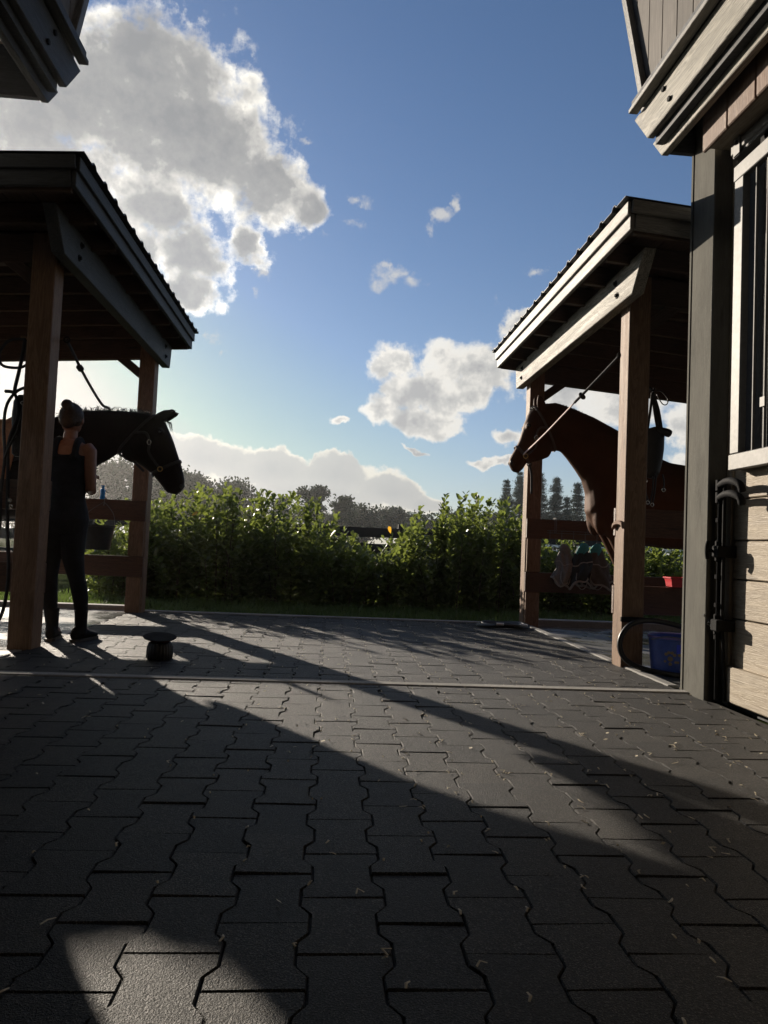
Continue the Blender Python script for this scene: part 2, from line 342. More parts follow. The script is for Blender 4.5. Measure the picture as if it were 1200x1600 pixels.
def m_concrete(name, c, wet=0.0):
    M = Mat(name); v = M.coord(rand=False); a = M.noise(v, 1.4, 6, .6); b = M.noise(v, 60, 5, .6)
    col_ = M.ramp(b, [(.3, tuple(x*.75 for x in c)), (.7, tuple(x*1.2 for x in c))])
    col_ = M.mix(M.math('MULTIPLY', M.math('SUBTRACT', a, .4), 3.0, True), col_, tuple(x*.5 for x in c))
    M.set(color=col_)
    if wet: M.sk(M.b.inputs['Roughness'], M.ramp(a, [(.40, (.55, .55, .55)), (.56, (.10, .10, .10))])); M.bump(b, .08, .003)
    else: M.set(rough=.8); M.bump(b, .3, .004)
    return M.m
CONC = m_concrete('concrete', (.33, .32, .30)); CONCW = m_concrete('wet_concrete', (.17, .17, .17), 1)
def m_ground():
    M = Mat('ground_soil_grass'); v = M.coord(rand=False); a = M.noise(v, .35, 6, .6); b = M.noise(v, 25, 5, .7)
    c = M.ramp(b, [(.3, (.022, .030, .012)), (.7, (.065, .085, .028))]); c = M.mix(M.math('MULTIPLY', M.math('SUBTRACT', a, .5), 4, True), c, (.040, .042, .020))
    M.set(color=c, rough=1.0, spec=.0); M.bump(b, .8, .08); return M.m
GROUND = m_ground(); SOIL = m_plain('joint_soil', (.018, .016, .014), .95, 0, .4, 60, .3)
def m_leaf(name, c1, c2, trans, rough=.32, tfac=.45, scale=3.0):
    M = Mat(name); v = M.coord(rand=False); n = M.noise(v, scale, 3, .6)
    geo = M.n('ShaderNodeNewGeometry'); rp = geo.outputs['Random Per Island']
    c = M.mix(rp, M.ramp(n, [(.3, c1), (.7, c2)]), c2)
    M.set(color=c, rough=rough, spec=.5)
    t = M.n('ShaderNodeBsdfTranslucent'); t.inputs[0].default_value = (*trans, 1)
    mx = M.n('ShaderNodeMixShader'); mx.inputs[0].default_value = tfac
    M.l(M.b.outputs[0], mx.inputs[1]); M.l(t.outputs[0], mx.inputs[2]); M.l(mx.outputs[0], M.out.inputs[0]); return M.m
LEAF = m_leaf('clusia_leaf', (.032, .052, .018), (.066, .096, .034), (.25, .31, .06), .36, .42)
LEAFY = m_leaf('yellow_leaf', (.55, .30, .02), (.70, .42, .03), (.8, .45, .04), .4, .5)
GRASS = m_leaf('grass_blade', (.035, .065, .015), (.09, .13, .035), (.16, .24, .05), .5, .4)
TREE = m_leaf('tree_leaf', (.016, .030, .012), (.036, .056, .021), (.04, .065, .02), .9, .15, .4)
TREE2 = m_leaf('pine_needles', (.018, .036, .022), (.036, .060, .034), (.04, .06, .025), .9, .12, .4)
BARK = m_plain('bark', (.10, .085, .07), .9, 0, .35, 12, .4)
TWIG = m_plain('twig', (.06, .045, .03), .85, 0, .3, 40)

# ------------------------------------------------------------------ the ground
g = MB(); n = 40
xs = np.concatenate([np.linspace(-220, -20, 8), np.linspace(-12, 12, 9), np.linspace(20, 220, 8)]); ys = np.concatenate([np.linspace(-60, -10, 4), np.linspace(-6, 40, 12), np.linspace(60, 330, 9)])
gv = [(x, y, -0.05 - (0.0 if abs(x) < 15 and y < 20 else .25*abs(math.sin(x*.05)*math.cos(y*.04)))) for y in ys for x in xs]
g.add(gv, [(j*len(xs)+i, j*len(xs)+i+1, (j+1)*len(xs)+i+1, (j+1)*len(xs)+i) for j in range(len(ys)-1) for i in range(len(xs)-1)])
tag(g.build('ground', GROUND), kind='structure')
# paved aisle: a bed with every block a piece of its own
bed = tag(MB().box(-2.02, 2.2, -3.2, 7.72, -0.045, -0.009).build('paved_aisle', SOIL), kind='structure')
LP, CP, XW, XN, GAP = 0.226, 0.166, 0.095, 0.071, 0.0016
def paver_outline():
    h = LP/2-GAP; a = .038; b = .072
    half = [(XW-GAP, h), (XW-GAP, h-a), (XN-GAP, h-b), (XN-GAP, -h+b), (XW-GAP, -h+a), (XW-GAP, -h)]
    return half+[(-x, y) for x, y in reversed(half)]
def paver_mb(cx=0, cy=0, cz=0, m=None):
    m = m or MB(); o = paver_outline(); n = len(o)
    ins = [(x-math.copysign(.0026, x), y-math.copysign(.0026, y)*(1 if abs(y) > LP/2-.01 else .4)) for x, y in o]
    vs = [(cx+x, cy+y, cz-.03) for x, y in o]+[(cx+x, cy+y, cz-.004) for x, y in o]+[(cx+x, cy+y, cz) for x, y in ins]
    fs = [(k*n+(i+1) % n, k*n+i, (k+1)*n+i, (k+1)*n+(i+1) % n) for k in range(2) for i in range(n)]+[tuple(2*n+i for i in range(n))[::-1]]
    m.add(vs, fs); return m
proto = paver_mb().build('paver', PAVER, bed)
me0 = proto.data
spots = []
for ic in range(-13, 15):
    cx = -0.1+ic*CP; off = 0.113 if ic % 2 else 0.0
    for k in range(-14, 32):
        cy = 1.313+LP/2+off+k*LP
        if cy < -1.5 or cy > 7.62 or cx < -1.98 or cx > 2.16: continue
        if abs(cy-4.135) < .115+.04: continue
        spots.append((cx, cy))
vis = [(x, y) for x, y in spots if y > 0.95 and abs(x-0.04*y) < 0.60*y+.25]
vis.sort(key=lambda p: p[0]**2+p[1]**2); near = vis[:298]; nearset = set(near)
first = True
def pmat(x, y): 
    return Matrix.Translation((x, y, random.uniform(-.0028, .0012))) @ Matrix.Rotation(random.uniform(-.012, .012), 4, 'Z') @ Matrix.Rotation(random.uniform(-.012, .012), 4, 'X') @ Matrix.Rotation(random.uniform(-.012, .012), 4, 'Y')
for x, y in near:
    if first: proto.matrix_basis = pmat(x, y); WM[proto.name] = proto.matrix_basis.copy(); first = False
    else: clone(proto, bed, pmat(x, y))
m = MB()
for x, y in spots:
    if (x, y) not in nearset: paver_mb(x, y, random.uniform(-.003, .001), m)
# cut blocks that fill up to the edging strip on both sides of it
for ic in range(-13, 15):
    cx = -0.1+ic*CP
    ycol = sorted(y for x, y in spots if abs(x-cx) < .01)
    lo = [y for y in ycol if y < 4.1]; hi = [y for y in ycol if y > 4.1]
    if not lo or not hi: continue
    y0 = lo[-1]+LP/2; y1 = 4.092
    if y1-y0 > .02: m.box(cx-CP/2+.003, cx+CP/2-.003, y0+.003, y1-.003, -.03, -.001)
    y0 = 4.178; y1 = hi[0]-LP/2
    if y1-y0 > .02: m.box(cx-CP/2+.003, cx+CP/2-.003, y0+.003, y1-.003, -.03, -.001)
far = m.build('paver_field', m_paver('rubber_paver_field'), bed); far['kind'] = 'stuff'
# concrete edging strip across the aisle and the far edge of the paving
STRIP = m_concrete('strip_concrete', (.36, .345, .32))
tag(MB().box(-2.6, 2.28, 4.095, 4.175, -.05, .006).build('edging_strip', STRIP, bevel=.006), kind='structure')
tag(MB().box(-2.05, 2.2, 7.722, 7.80, -.05, .004).build('paving_edge', CONC, bevel=.006), kind='structure')
# wash pads
lp = MB().box(-5.6, -2.022, 4.30, 7.72, -.05, -.002); tag(lp.build('wash_pad_left', m_concrete('wet_concrete_pale', (.26, .255, .24), 1)), kind='structure')
rp = MB().box(2.202, 5.8, 4.30, 7.72, -.05, -.022); tag(rp.build('wash_pad_right', CONCW), kind='structure')
tag(MB().box(-5.6, -2.052, 7.722, 7.86, -.05, .045).build('pad_kerb_left', CONC, bevel=.008), kind='structure')
tag(MB().box(2.202, 5.8, 7.722, 7.86, -.05, .05).build('pad_kerb_right', CONC, bevel=.008), kind='structure')
tag(MB().box(2.13, 2.2, 4.30, 7.715, -.05, .007).build('pad_edge_right', CONC, bevel=.006), kind='structure')

# ------------------------------------------------------------------ wash stall canopies
RAILZ = ((.365, .575), (.94, 1.15))
def canopy(s, X0, label, side):
    X = lambda d: X0+s*d
    y0, y1 = 4.30, 7.94; W = 3.9; SL = .075
    zr = lambda d: 3.06-SL*d                 # roof plane (underside of the metal)
    C_ = thing('wash_stall_shelter', (X(.39), 6.3, 0), label, 'shelter', 'timber wash stall shelters')
    # posts with the packing boards that carry the rails
    for d in (.31, 3.3):
        for yy in (4.97, 7.55):
            near_ = yy < 6; cx = X(d+.08+(.055 if s < 0 and near_ and d < 1 else 0)); cy = yy+.08
            p = board('post', (cx, cy, -.02), (cx, cy, 2.87-SL*d), .16, .16, W_POST, C_, upv=(1, 0, 0), bevel=.006)
            yb = yy-.019 if near_ else yy+.16+.019
            yb = yy+.16+.019 if near_ else yy-.019
            for z0, z1 in ((-.02, RAILZ[0][0]-.004), (RAILZ[0][1]+.004, RAILZ[1][0]-.004)):
                bx = s*.006
                board('post_packing', (cx+bx, yb, z0), (cx+bx, yb, z1), .15, .036, W_POST, C_, upv=(1, 0, 0))
    # rails across the near and the far side of the stall
    for yy in (4.97, 7.55):
        ny = yy+.16+.021 if yy < 6 else yy-.021
        for z0, z1 in RAILZ:
            a = X(.31 if not (s < 0 and yy < 6) else .372); b = X(3.46)
            board('rail', (a, ny, (z0+z1)/2), (b, ny, (z0+z1)/2), z1-z0, .038, W_RAIL, C_)
    for z0, z1 in RAILZ:
        xr = X(3.30+.16+.021)
        board('rail', (xr, 4.97, (z0+z1)/2), (xr, 7.71, (z0+z1)/2), z1-z0, .038, W_RAIL, C_)
    # eave beam bolted to the aisle face of the posts, its ends cut on the slant
    zb0, zb1 = 2.625, 2.875
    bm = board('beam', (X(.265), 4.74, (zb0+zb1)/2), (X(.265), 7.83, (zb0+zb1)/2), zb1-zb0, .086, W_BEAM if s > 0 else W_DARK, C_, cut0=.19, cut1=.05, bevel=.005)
    for yy in (5.0, 5.03, 7.58, 7.61):
        zz = zb0+.075 if yy in (5.0, 7.61) else zb1-.075
        bt = MB().tube([(X(.225), yy, zz), (X(.204), yy, zz)], .013, 6); bt.tube([(X(.2225), yy, zz), (X(.217), yy, zz)], .024, 12)
        bt.build('bolt', BLACKM, bm)
    board('beam', (X(3.38), 4.6, 2.62-SL*3.0+.1), (X(3.38), 7.83, 2.62-SL*3.0+.1), .2, .086, W_DARK, C_)
    # headers across near and far posts
    for yy in (5.05, 7.63):
        sl = SL*1.0
        board('header', (X(.31), yy, 2.77), (X(3.4), yy, 2.77-SL*3.09), .20, .075, W_RAFT, C_)
    # knee braces on the far header
    for d0, d1 in ((.47, .72), (3.3, 3.05)):
        for yy in (5.05, 7.63):
            board('knee_brace', (X(d0), yy, 2.53-SL*d0), (X(d1), yy, 2.74-SL*d1), .06, .09, W_RAFT, C_, upv=(0, 1, 0))
    # rafters run out from the aisle; the deck boards lie along it
    nr = 9
    for k in range(nr):
        yy = y0+.06+k*(y1-y0-.12)/(nr-1)
        board('rafter', (X(.06), yy, zr(.06)-.125), (X(W-.05), yy, zr(W)-.125), .14, .04, W_RAFT, C_)
    nd = 20
    for k in range(nd):
        d = .035+(k+.5)*(W-.05)/nd; w = (W-.05)/nd-.006
        board('deck_board', (X(d), y0+.02, zr(d)-.038), (X(d), y1-.02, zr(d)-.038), w, .022, W_RAFT, C_, upv=(1, 0, -SL*s), bevel=0)
    # two-step fascia all round
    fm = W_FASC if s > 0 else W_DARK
    zt = 3.055
    board('fascia', (X(.006), y0, zt-.045), (X(.006), y1, zt-.045), .085, .022, fm, C_)
    board('fascia', (X(.032), y0+.01, zt-.13), (X(.032), y1-.01, zt-.13), .10, .03, fm, C_)
    for yy, o in ((y0, -1), (y1, 1)):
        board('fascia', (X(.018), yy+o*.012, zr(0)-.045), (X(W), yy+o*.012, zr(W)-.045), .085, .022, fm, C_)
        board('fascia', (X(.048), yy-o*.016, zr(0)-.135), (X(W), yy-o*.016, zr(W)-.135), .10, .03, fm, C_)
    board('fascia', (X(W+.01), y0, zr(W)-.08), (X(W+.01), y1, zr(W)-.08), .15, .024, fm, C_)
    # ribbed metal sheet, ribs running down the slope
    prof = []; y = y0-.03; P_ = .228
    while y < y1+.03:
        prof += [(y, 0), (y+P_-.075, 0), (y+P_-.055, .022), (y+P_-.02, .022)]; y += P_
    prof = [(min(q, y1+.04), z) for q, z in prof]
    m = MB(); vs = []
    for d in (-.035, W+.06):
        vs += [(X(d), q, zr(d)+.006+z) for q, z in prof]
    k = len(prof); m.add(vs, [(i, i+1, k+i+1, k+i) for i in range(k-1)])
    rs = m.build('roof_sheet', ROOF, C_); so = rs.modifiers.new('solid', 'SOLIDIFY'); so.thickness = .004; so.offset = 1
    m = MB()
    for yy in (y0-.025, y1+.03):
        m.prism([(yy-.012, 3.052), (yy+.012, 3.052), (yy+.012, 3.09), (yy-.012, 3.09)], 0, X(-.03), X(-.03)+s*.01)
    return C_
can_r = canopy(1, 1.80, 'timber wash stall shelter over the brown horse, pale sunlit eave beam', 'right')
can_l = canopy(-1, -1.60, 'dark timber wash stall shelter over the black horse and the groom', 'left')

# ------------------------------------------------------------------ barns on both sides of the aisle
stable = thing('stable_barn', (0.1, 0, 0), 'grey timber stable barn whose eaves and corner posts flank the aisle', 'barn')
def barn(s):
    X = (lambda x: x) if s > 0 else (lambda x: .2-x)
    dy = 0.0 if s > 0 else -.36
    B_ = stable
    # wall core behind the boards
    MB().box(*sorted((X(2.32), X(8.3))), -7.5, 4.10+dy, -.04, 3.62).build('wall', W_DARK, B_)
    MB().box(*sorted((X(2.05), X(8.3))), -7.5, 4.05, 3.72, 6.3).build('upper_wall', W_DARK, B_)
    if s < 0:
        for k in range(16): board('wall_plank', (X(2.308), 3.55, .01+k*.222+.11), (X(2.308), -7.4, .01+k*.222+.11), .215, .022, W_SIDE, B_)
    # corner post board
    board('corner_post', (X(2.245), 4.05+dy, -.02), (X(2.245), 4.05+dy, 3.60), .24, .17, W_GREY, B_, upv=(0, 1, 0), bevel=.005)
    board('corner_trim', (X(2.215), 4.185+dy, -.02), (X(2.215), 4.185+dy, 3.33), .025, .12, W_GREY, B_, upv=(0, 1, 0), bevel=.003)
    # eave: cap, wide fascia, lower fascia, soffit boards
    ye = -7.4
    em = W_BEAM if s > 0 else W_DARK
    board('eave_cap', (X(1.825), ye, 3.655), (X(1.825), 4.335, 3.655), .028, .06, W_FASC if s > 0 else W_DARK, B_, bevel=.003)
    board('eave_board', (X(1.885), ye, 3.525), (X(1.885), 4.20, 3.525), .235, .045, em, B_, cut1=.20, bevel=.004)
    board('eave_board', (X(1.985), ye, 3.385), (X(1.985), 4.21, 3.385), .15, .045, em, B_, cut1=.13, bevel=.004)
    for yy in (3.98, 3.9, 2.6, 2.52):
        zz = 3.58 if yy in (3.98, 2.6) else 3.47
        MB().tube([(X(1.864), yy, zz), (X(1.85), yy, zz)], .016, 8).build('bolt', BLACKM, B_)
    k = 0; x = 2.02
    while x < 2.3:
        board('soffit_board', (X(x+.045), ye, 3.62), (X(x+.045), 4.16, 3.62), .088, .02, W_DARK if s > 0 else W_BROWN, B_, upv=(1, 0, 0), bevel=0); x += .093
    MB().box(*sorted((X(1.80), X(2.3))), ye, 4.30, 3.672, 3.70).build('eave_deck', W_DARK, B_)
    MB().box(*sorted((X(2.01), X(2.30))), 4.165, 4.20, 3.315, 3.66).build('eave_end', W_DARK, B_)
    MB().box(*sorted((X(1.91), X(1.96))), ye, 4.18, 3.36, 3.67).build('eave_blocking', W_DARK, B_)
    # upper boarding: upright boards whose far end is cut along a leaning trim
    lean = .36; ze = lambda y: 4.0+(y-4.56)/lean
    y = 5.32; bw = .2
    while y > 1.6:
        a, b = y-bw+.006, y-.006
        za, zb = max(3.70, ze(a)), max(3.70, ze(b))
        zt = 6.3
        if za < zt:
            m = MB(); m.prism([(a, za), (b, min(zb, zt-.01)), (b, zt), (a, zt)], 0, X(2.0), X(2.0)+s*.025); m.build('upper_board', W_UP, B_)
        y -= bw
    MB().box(*sorted((X(2.0), X(2.025))), -7.4, 1.6, 3.70, 6.3).build('upper_boarding', W_UP, B_)
    board('rake_trim', (X(2.0), 4.45, ze(4.45)), (X(2.0), 5.36, ze(5.36)), .06, .09, W_FASC, B_, upv=(0, 1, 0), bevel=.003)
    return B_
M_ = Mat('upper_board_wood'); v_ = M_.coord((1, 1, 1)); v2_ = M_.coord((60, 60, 4)); a_ = M_.noise(v_, 2.5, 5, .6); b_ = M_.noise(v2_, 1.0, 4, .6)
M_.set(color=M_.ramp(M_.math('ADD', M_.math('MULTIPLY', a_, .6), M_.math('MULTIPLY', b_, .5)), [(.35, (.07, .062, .054)), (.75, (.17, .15, .13))]), rough=.7, spec=.3); M_.bump(b_, .5, .004)
W_UP = M_.m
barn(1); barn(-1); barn_r = stable
# unseen roof, added to darken the aisle's shade, that joins both halves behind and above the camera, and the end wall of the aisle
m = MB(); m.prism([(-8.3, 5.2), (.1, 7.4), (8.5, 5.2), (8.5, 5.32), (.1, 7.52), (-8.3, 5.32)], 1, -9.0, 4.6); m.build('roof', W_DARK, stable)
MB().box(-8.2, 8.4, -9.0, -8.9, -.04, 5.2).build('end_wall', W_DARK, stable)
m = MB(); m.prism([(-8.1, 5.1), (8.3, 5.1), (.1, 7.3)], 1, -9.0, -8.9); m.build('end_gable', W_DARK, stable)
# the right-hand barn's wall between post and door, and the diagonal boards above the door
board('jamb', (2.285, 3.895, -.02), (2.285, 3.895, 3.18), .055, .045, W_DOOR, barn_r, upv=(0, 1, 0))
for k in range(9):
    y = 3.90-.262*k; board('siding_board', (2.075, y-.13, 3.16), (2.075, y-.13, 3.61), .255, .025, W_BROWN, barn_r, upv=(0, 1, 0), bevel=.006)
board('lintel', (2.20, 3.90, 3.215), (2.20, 1.2, 3.215), .05, .20, W_DOOR, barn_r)
for k in range(14):                            # planks of the wall beyond the door towards the camera
    z0 = .02+k*.225; board('wall_plank', (2.312, 1.2, z0+.11), (2.312, -7.4, z0+.11), .218, .022, W_DOOR, barn_r)
# sliding stall door: planks, steel frame, bars, track
sdoor = thing('stall_door', (2.28, 3.2, 0), 'plank sliding stall door with steel bar grille on right barn', 'door')
ya, yb = 3.86, 2.55
zs = [.012, .207, .185, .470, .690, .907, 1.14, 1.318]
board('kick_board', (2.262, ya+.02, .108), (2.262, yb, .108), .195, .045, W_DOOR, sdoor, bevel=.006)
for z0, z1 in zip(zs[2:-1], zs[3:]):
    board('plank', (2.292, ya, (z0+z1)/2), (2.292, yb, (z0+z1)/2), z1-z0-.007, .03, W_DOOR, sdoor, bevel=.005)
FX = 2.215
fr = board('bottom_rail', (FX, 3.79, 1.338), (FX, yb, 1.338), .088, .042, STEEL, sdoor, bevel=.004)
board('stile', (FX, 3.735, 1.384), (FX, 3.735, 2.935), .085, .042, STEEL, sdoor, upv=(0, 1, 0), bevel=.004)
board('stile', (FX, yb+.04, 1.384), (FX, yb+.04, 2.935), .085, .042, STEEL, sdoor, upv=(0, 1, 0), bevel=.004)
board('top_rail', (FX, 3.79, 2.98), (FX, yb, 2.98), .088, .042, STEEL, sdoor, bevel=.004)
for k in range(12):
    y = 3.60-k*.1
    if y > yb+.1: MB().tube([(FX+.005, y, 1.38), (FX+.005, y, 2.94)], .0085, 10).build('bar', STEEL, sdoor, smooth=True, sharp=40)
MB().box(2.238, 2.29, yb, 3.79, 1.30, 1.318).build('sill', STEEL, sdoor)
MB().box(2.200, 2.207, 3.475, 3.515, 1.60, 1.65).build('tag_plate', STEEL, sdoor)
trk = thing('door_track', (2.24, 3.2, 3.1), 'galvanised sliding track and roller above stall door', 'track')
m = MB(); m.prism([(2.285, 3.10), (2.215, 3.10), (2.215, 3.118), (2.203, 3.118), (2.203, 3.18), (2.285, 3.18)], 1, 3.84, 1.6); m.build('rail', STEEL, trk, bevel=.004)
MB().box(2.195, 2.2025, 3.74, 3.80, 3.09, 3.20).build('bracket', STEEL, trk)
MB().tube([(2.192, 3.77, 3.16), (2.203, 3.77, 3.16)], .014, 8).build('bolt', BLACKM, trk)
m = MB(); m.tube([(2.24, 3.52, 3.075), (2.22, 3.52, 3.075)], .03, 16); m.box(2.22, 2.23, 3.46, 3.58, 3.0, 3.085); m.build('roller', BLACKM, trk)
# the bolt rods and latch beside the door
lat = thing('door_latch', (2.2, 3.87, 0), 'black iron bolt rods and latch beside the stall door', 'latch')
MB().tube([(2.205, 3.885, .01), (2.205, 3.885, 1.2)], .013, 10).build('rod', BLACKM, lat, smooth=True, sharp=40)
MB().tube([(2.235, 3.845, .01), (2.215, 3.855, .45), (2.21, 3.845, 1.24)], .010, 10).build('rod', BLACKM, lat, smooth=True, sharp=40)
for z in (.36, .54, .70, 1.02):
    MB().tube([(2.205, 3.885, z-.012), (2.205, 3.885, z+.012)], .02, 10).build('collar', BLACKM, lat)
for z in (.43, .845):
    m = MB(); m.box(2.17, 2.30, 3.83, 3.90, z-.035, z+.03); m.tube([(2.205, 3.885, z-.06), (2.205, 3.885, z+.06)], .022, 10); m.build('bracket', BLACKM, lat, bevel=.006)
m = MB(); m.tube([(2.175, 3.89, .845), (2.15, 3.90, .848)], .009, 8); m.tube(bez([(2.15, 3.905, .80), (2.142, 3.90, .83), (2.142, 3.90, .87), (2.152, 3.905, .90)], 4), .011, 8); m.build('knob', BLACKM, lat, smooth=True)
m = MB()
for z in (1.15, 1.22):
    m.tube(bez([(2.20, 3.88, z), (2.185, 3.80, z+.012), (2.18, 3.72, z+.01), (2.19, 3.66, z-.015), (2.2, 3.655, z-.055)], 4), [.018]*4+[.02]*12+[.014], 10)
    m.tube([(2.205, 3.885, z-.03), (2.205, 3.885, z+.03)], .024, 10)
m.build('hook', BLACKM, lat, smooth=True, sharp=50)
m = MB(); random.seed(5)
p = Vector((2.165, 3.95, .475)); q = Vector((2.20, 3.88, .43))
for k in range(9):
    c_ = p.lerp(q, k/8)+Vector((0, 0, -.03*math.sin(math.pi*k/8))); a0 = random.uniform(0, 6)
    ring = [(c_.x+.011*math.cos(a)*math.cos(a0), c_.y+.011*math.cos(a)*math.sin(a0), c_.z+.008*math.sin(a)) for a in np.linspace(0, 2*math.pi, 8, endpoint=False)]
    m.tube(ring, .0028, 5, closed=True)
m.build('chain', CHROME, lat, smooth=True)

# ------------------------------------------------------------------ vegetation
def leaves_mesh(name, O, D, Nn, Ln, Wd, mat, parent=None, cup=.18):
    """obovate leaves: origins O, directions D, normals N, lengths, widths (arrays)"""
    D = D/np.linalg.norm(D, axis=1, keepdims=True); S = np.cross(D, Nn); S /= np.linalg.norm(S, axis=1, keepdims=True)+1e-9; Nn = np.cross(S, D)
    L = Ln[:, None]; W = Wd[:, None]*.5; c = cup*Wd[:, None]
    V = np.stack([O, O+D*L*.45+S*W*.75+Nn*c*.7, O+D*L*.82+S*W*.9+Nn*c, O+D*L*1.0+Nn*c*.1, O+D*L*.82-S*W*.9+Nn*c, O+D*L*.45-S*W*.75+Nn*c*.7], 1)
    k = len(O); F = (np.arange(k)[:, None]*6)
    F = np.concatenate([F+np.array([[0, 1, 2, 3]]), F+np.array([[0, 3, 4, 5]])], 0)
    return fast_mesh(name, V.reshape(-1, 3), F, mat, parent, True)
HX = [-3.5, -3.1, -2.5, -1.85, -1.0, -.25, .12, .45, .78, 1.0, 1.4, 2.4, 2.7, 3.0, 4.9, 6.5]; HZ = [.72, .80, 1.05, 1.19, 1.18, 1.12, .96, .74, .74, .96, 1.22, 1.28, 1.1, .84, .82, .9]
shrub_names = ['clusia shrub at the left end of the hedge, behind the hanging black bucket', 'clusia shrub beside the left shelter\'s far post, under the black horse\'s muzzle',
  'leafy clusia shrub with a single orange leaf, left half of hedge', 'clusia shrub with tall pointed shoots, left of the hedge\'s dip', 'dense clusia shrub just left of the low dip in the hedge', 'lowest clusia shrub, in the dip where the black fence shows', 'clusia shrub with one yellow leaf, just right of the hedge\'s dip',
  'clusia shrub with tall bright shoots, right half of the hedge', 'clusia shrub left of the right shelter\'s far post', 'clipped clusia shrub behind the hanging fly masks', 'clusia shrub behind the brown horse\'s front legs', 'clusia shrub seen above the blue bucket, beside the grey corner post']
sx = np.linspace(-2.8, 5.1, len(shrub_names))
rv = np.random.default_rng(21)
for i, x0 in enumerate(sx):
    T = thing('clusia_shrub', (x0, 9.85, -.05), shrub_names[i], 'shrub', 'clusia shrubs of the hedge')
    O = []; D = []; stems = MB(); ns = 92
    for k in range(ns):
        bx = x0+rv.uniform(-.46, .46); by = 9.85+rv.uniform(-.50, .50)
        h = np.interp(bx, HX, HZ)*rv.uniform(.45, 1.06)*(1+.10*math.sin(bx*5.3)*math.sin(bx*2.1+1))*(1-.25*max(0, abs(by-9.85)/.5-.5))
        if rv.random() < (.10 if not .0 < bx < 1.0 else .03): h = np.interp(bx, HX, HZ)*rv.uniform(1.08, 1.27)
        lean = rv.normal(0, .10, 2); ph = rv.uniform(0, 6.28)
        p0 = np.array([x0+(bx-x0)*.9, 9.85+(by-9.85)*.9, -.05]); p1 = np.array([bx, by, h*.5]); p2 = np.array([bx+lean[0], by+lean[1], h])
        pts = [((1-t)**2)*p0+2*t*(1-t)*(p1*1.0)+t*t*p2 for t in np.linspace(0, 1, 6)]
        if k < 16: stems.tube(pts, [.011, .010, .009, .007, .005, .003], 5)
        nn = int(h/.040)
        for q in range(nn):
            t = .05+.95*(q+rv.random()*.5)/nn
            p = ((1-t)**2)*p0+2*t*(1-t)*p1+t*t*p2
            tan = 2*(1-t)*(p1-p0)+2*t*(p2-p1); tan /= np.linalg.norm(tan)
            a = ph+q*1.57+rv.normal(0, .3)
            for sg in (0, math.pi):
                side = np.array([math.cos(a+sg), math.sin(a+sg), 0]); upw = .25+.85*t**3+rv.normal(0, .38)
                O.append(p); D.append(side+tan*upw)
    O = np.array(O); D = np.array(D); k = len(O)
    Nn = np.tile([0, 0, 1.0], (k, 1))+rv.normal(0, .35, (k, 3))
    leaves_mesh('foliage', O+rv.normal(0, .012, (k, 3)), D, Nn, rv.uniform(.06, .13, k), rv.uniform(.042, .078, k), LEAF, T)['kind'] = 'stuff'
    st = stems.build('stem', TWIG, T); st['kind'] = 'stuff'
    if i == 2: leaves_mesh('yellow_leaf', np.array([[-1.78, 9.28, 1.08]]), np.array([[.6, -.3, .2]]), np.array([[0., -1, .6]]), np.array([.1]), np.array([.065]), LEAFY, T)
    if i == 6: leaves_mesh('yellow_leaf', np.array([[.80, 9.36, .95]]), np.array([[-.25, -.2, .7]]), np.array([[.3, -1, .3]]), np.array([.11]), np.array([.06]), LEAFY, T)
# grass verge between paving and hedge
def grass(n, x0, x1, y0, y1, h0, h1, name):
    k = n; O = np.stack([rv.uniform(x0, x1, k), rv.uniform(y0, y1, k), np.full(k, -.05)], 1)
    clump = np.sin(O[:, 0]*5.1)*np.cos(O[:, 1]*6.3+O[:, 0]*2)*.5+.6
    h = rv.uniform(h0, h1, k)*np.clip(clump, .25, 1.2); a = rv.uniform(0, 6.28, k); bend = rv.uniform(.1, .7, k)*h
    s = np.stack([np.cos(a), np.sin(a), 0*a], 1); d = np.stack([-np.sin(a), np.cos(a), 0*a], 1); w = rv.uniform(.0025, .005, k)[:, None]
    z = np.zeros((k, 1)); up_ = np.array([[0, 0, 1.0]])
    V = np.stack([O-s*w, O+s*w, O+s*w*.8+d*bend[:, None]*.35+up_*h[:, None]*.6, O-s*w*.8+d*bend[:, None]*.35+up_*h[:, None]*.6, O+d*bend[:, None]+up_*h[:, None]], 1)
    F = np.arange(k)[:, None]*5
    me_V = V.reshape(-1, 3); F4 = F+np.array([[0, 1, 2, 3]]); F3 = F+np.array([[3, 2, 4, 4]])
    me = bpy.data.meshes.new(name); me.from_pydata(me_V.tolist(), [], [tuple(r) for r in F4.tolist()]+[tuple(r[:3]) for r in F3.tolist()]); me.materials.append(GRASS)
    o = bpy.data.objects.new(name, me); link(o); return tag(o, kind='stuff')
tag(grass(34000, -5.5, 6.0, 7.84, 10.0, .04, .13, 'verge_grass'), 'short green grass on the verge below the hedge', 'grass')
tag(grass(900, -5.5, 6.0, 7.83, 7.98, .08, .22, 'edge_grass'), 'longer grass tufts along the paving edge', 'grass')
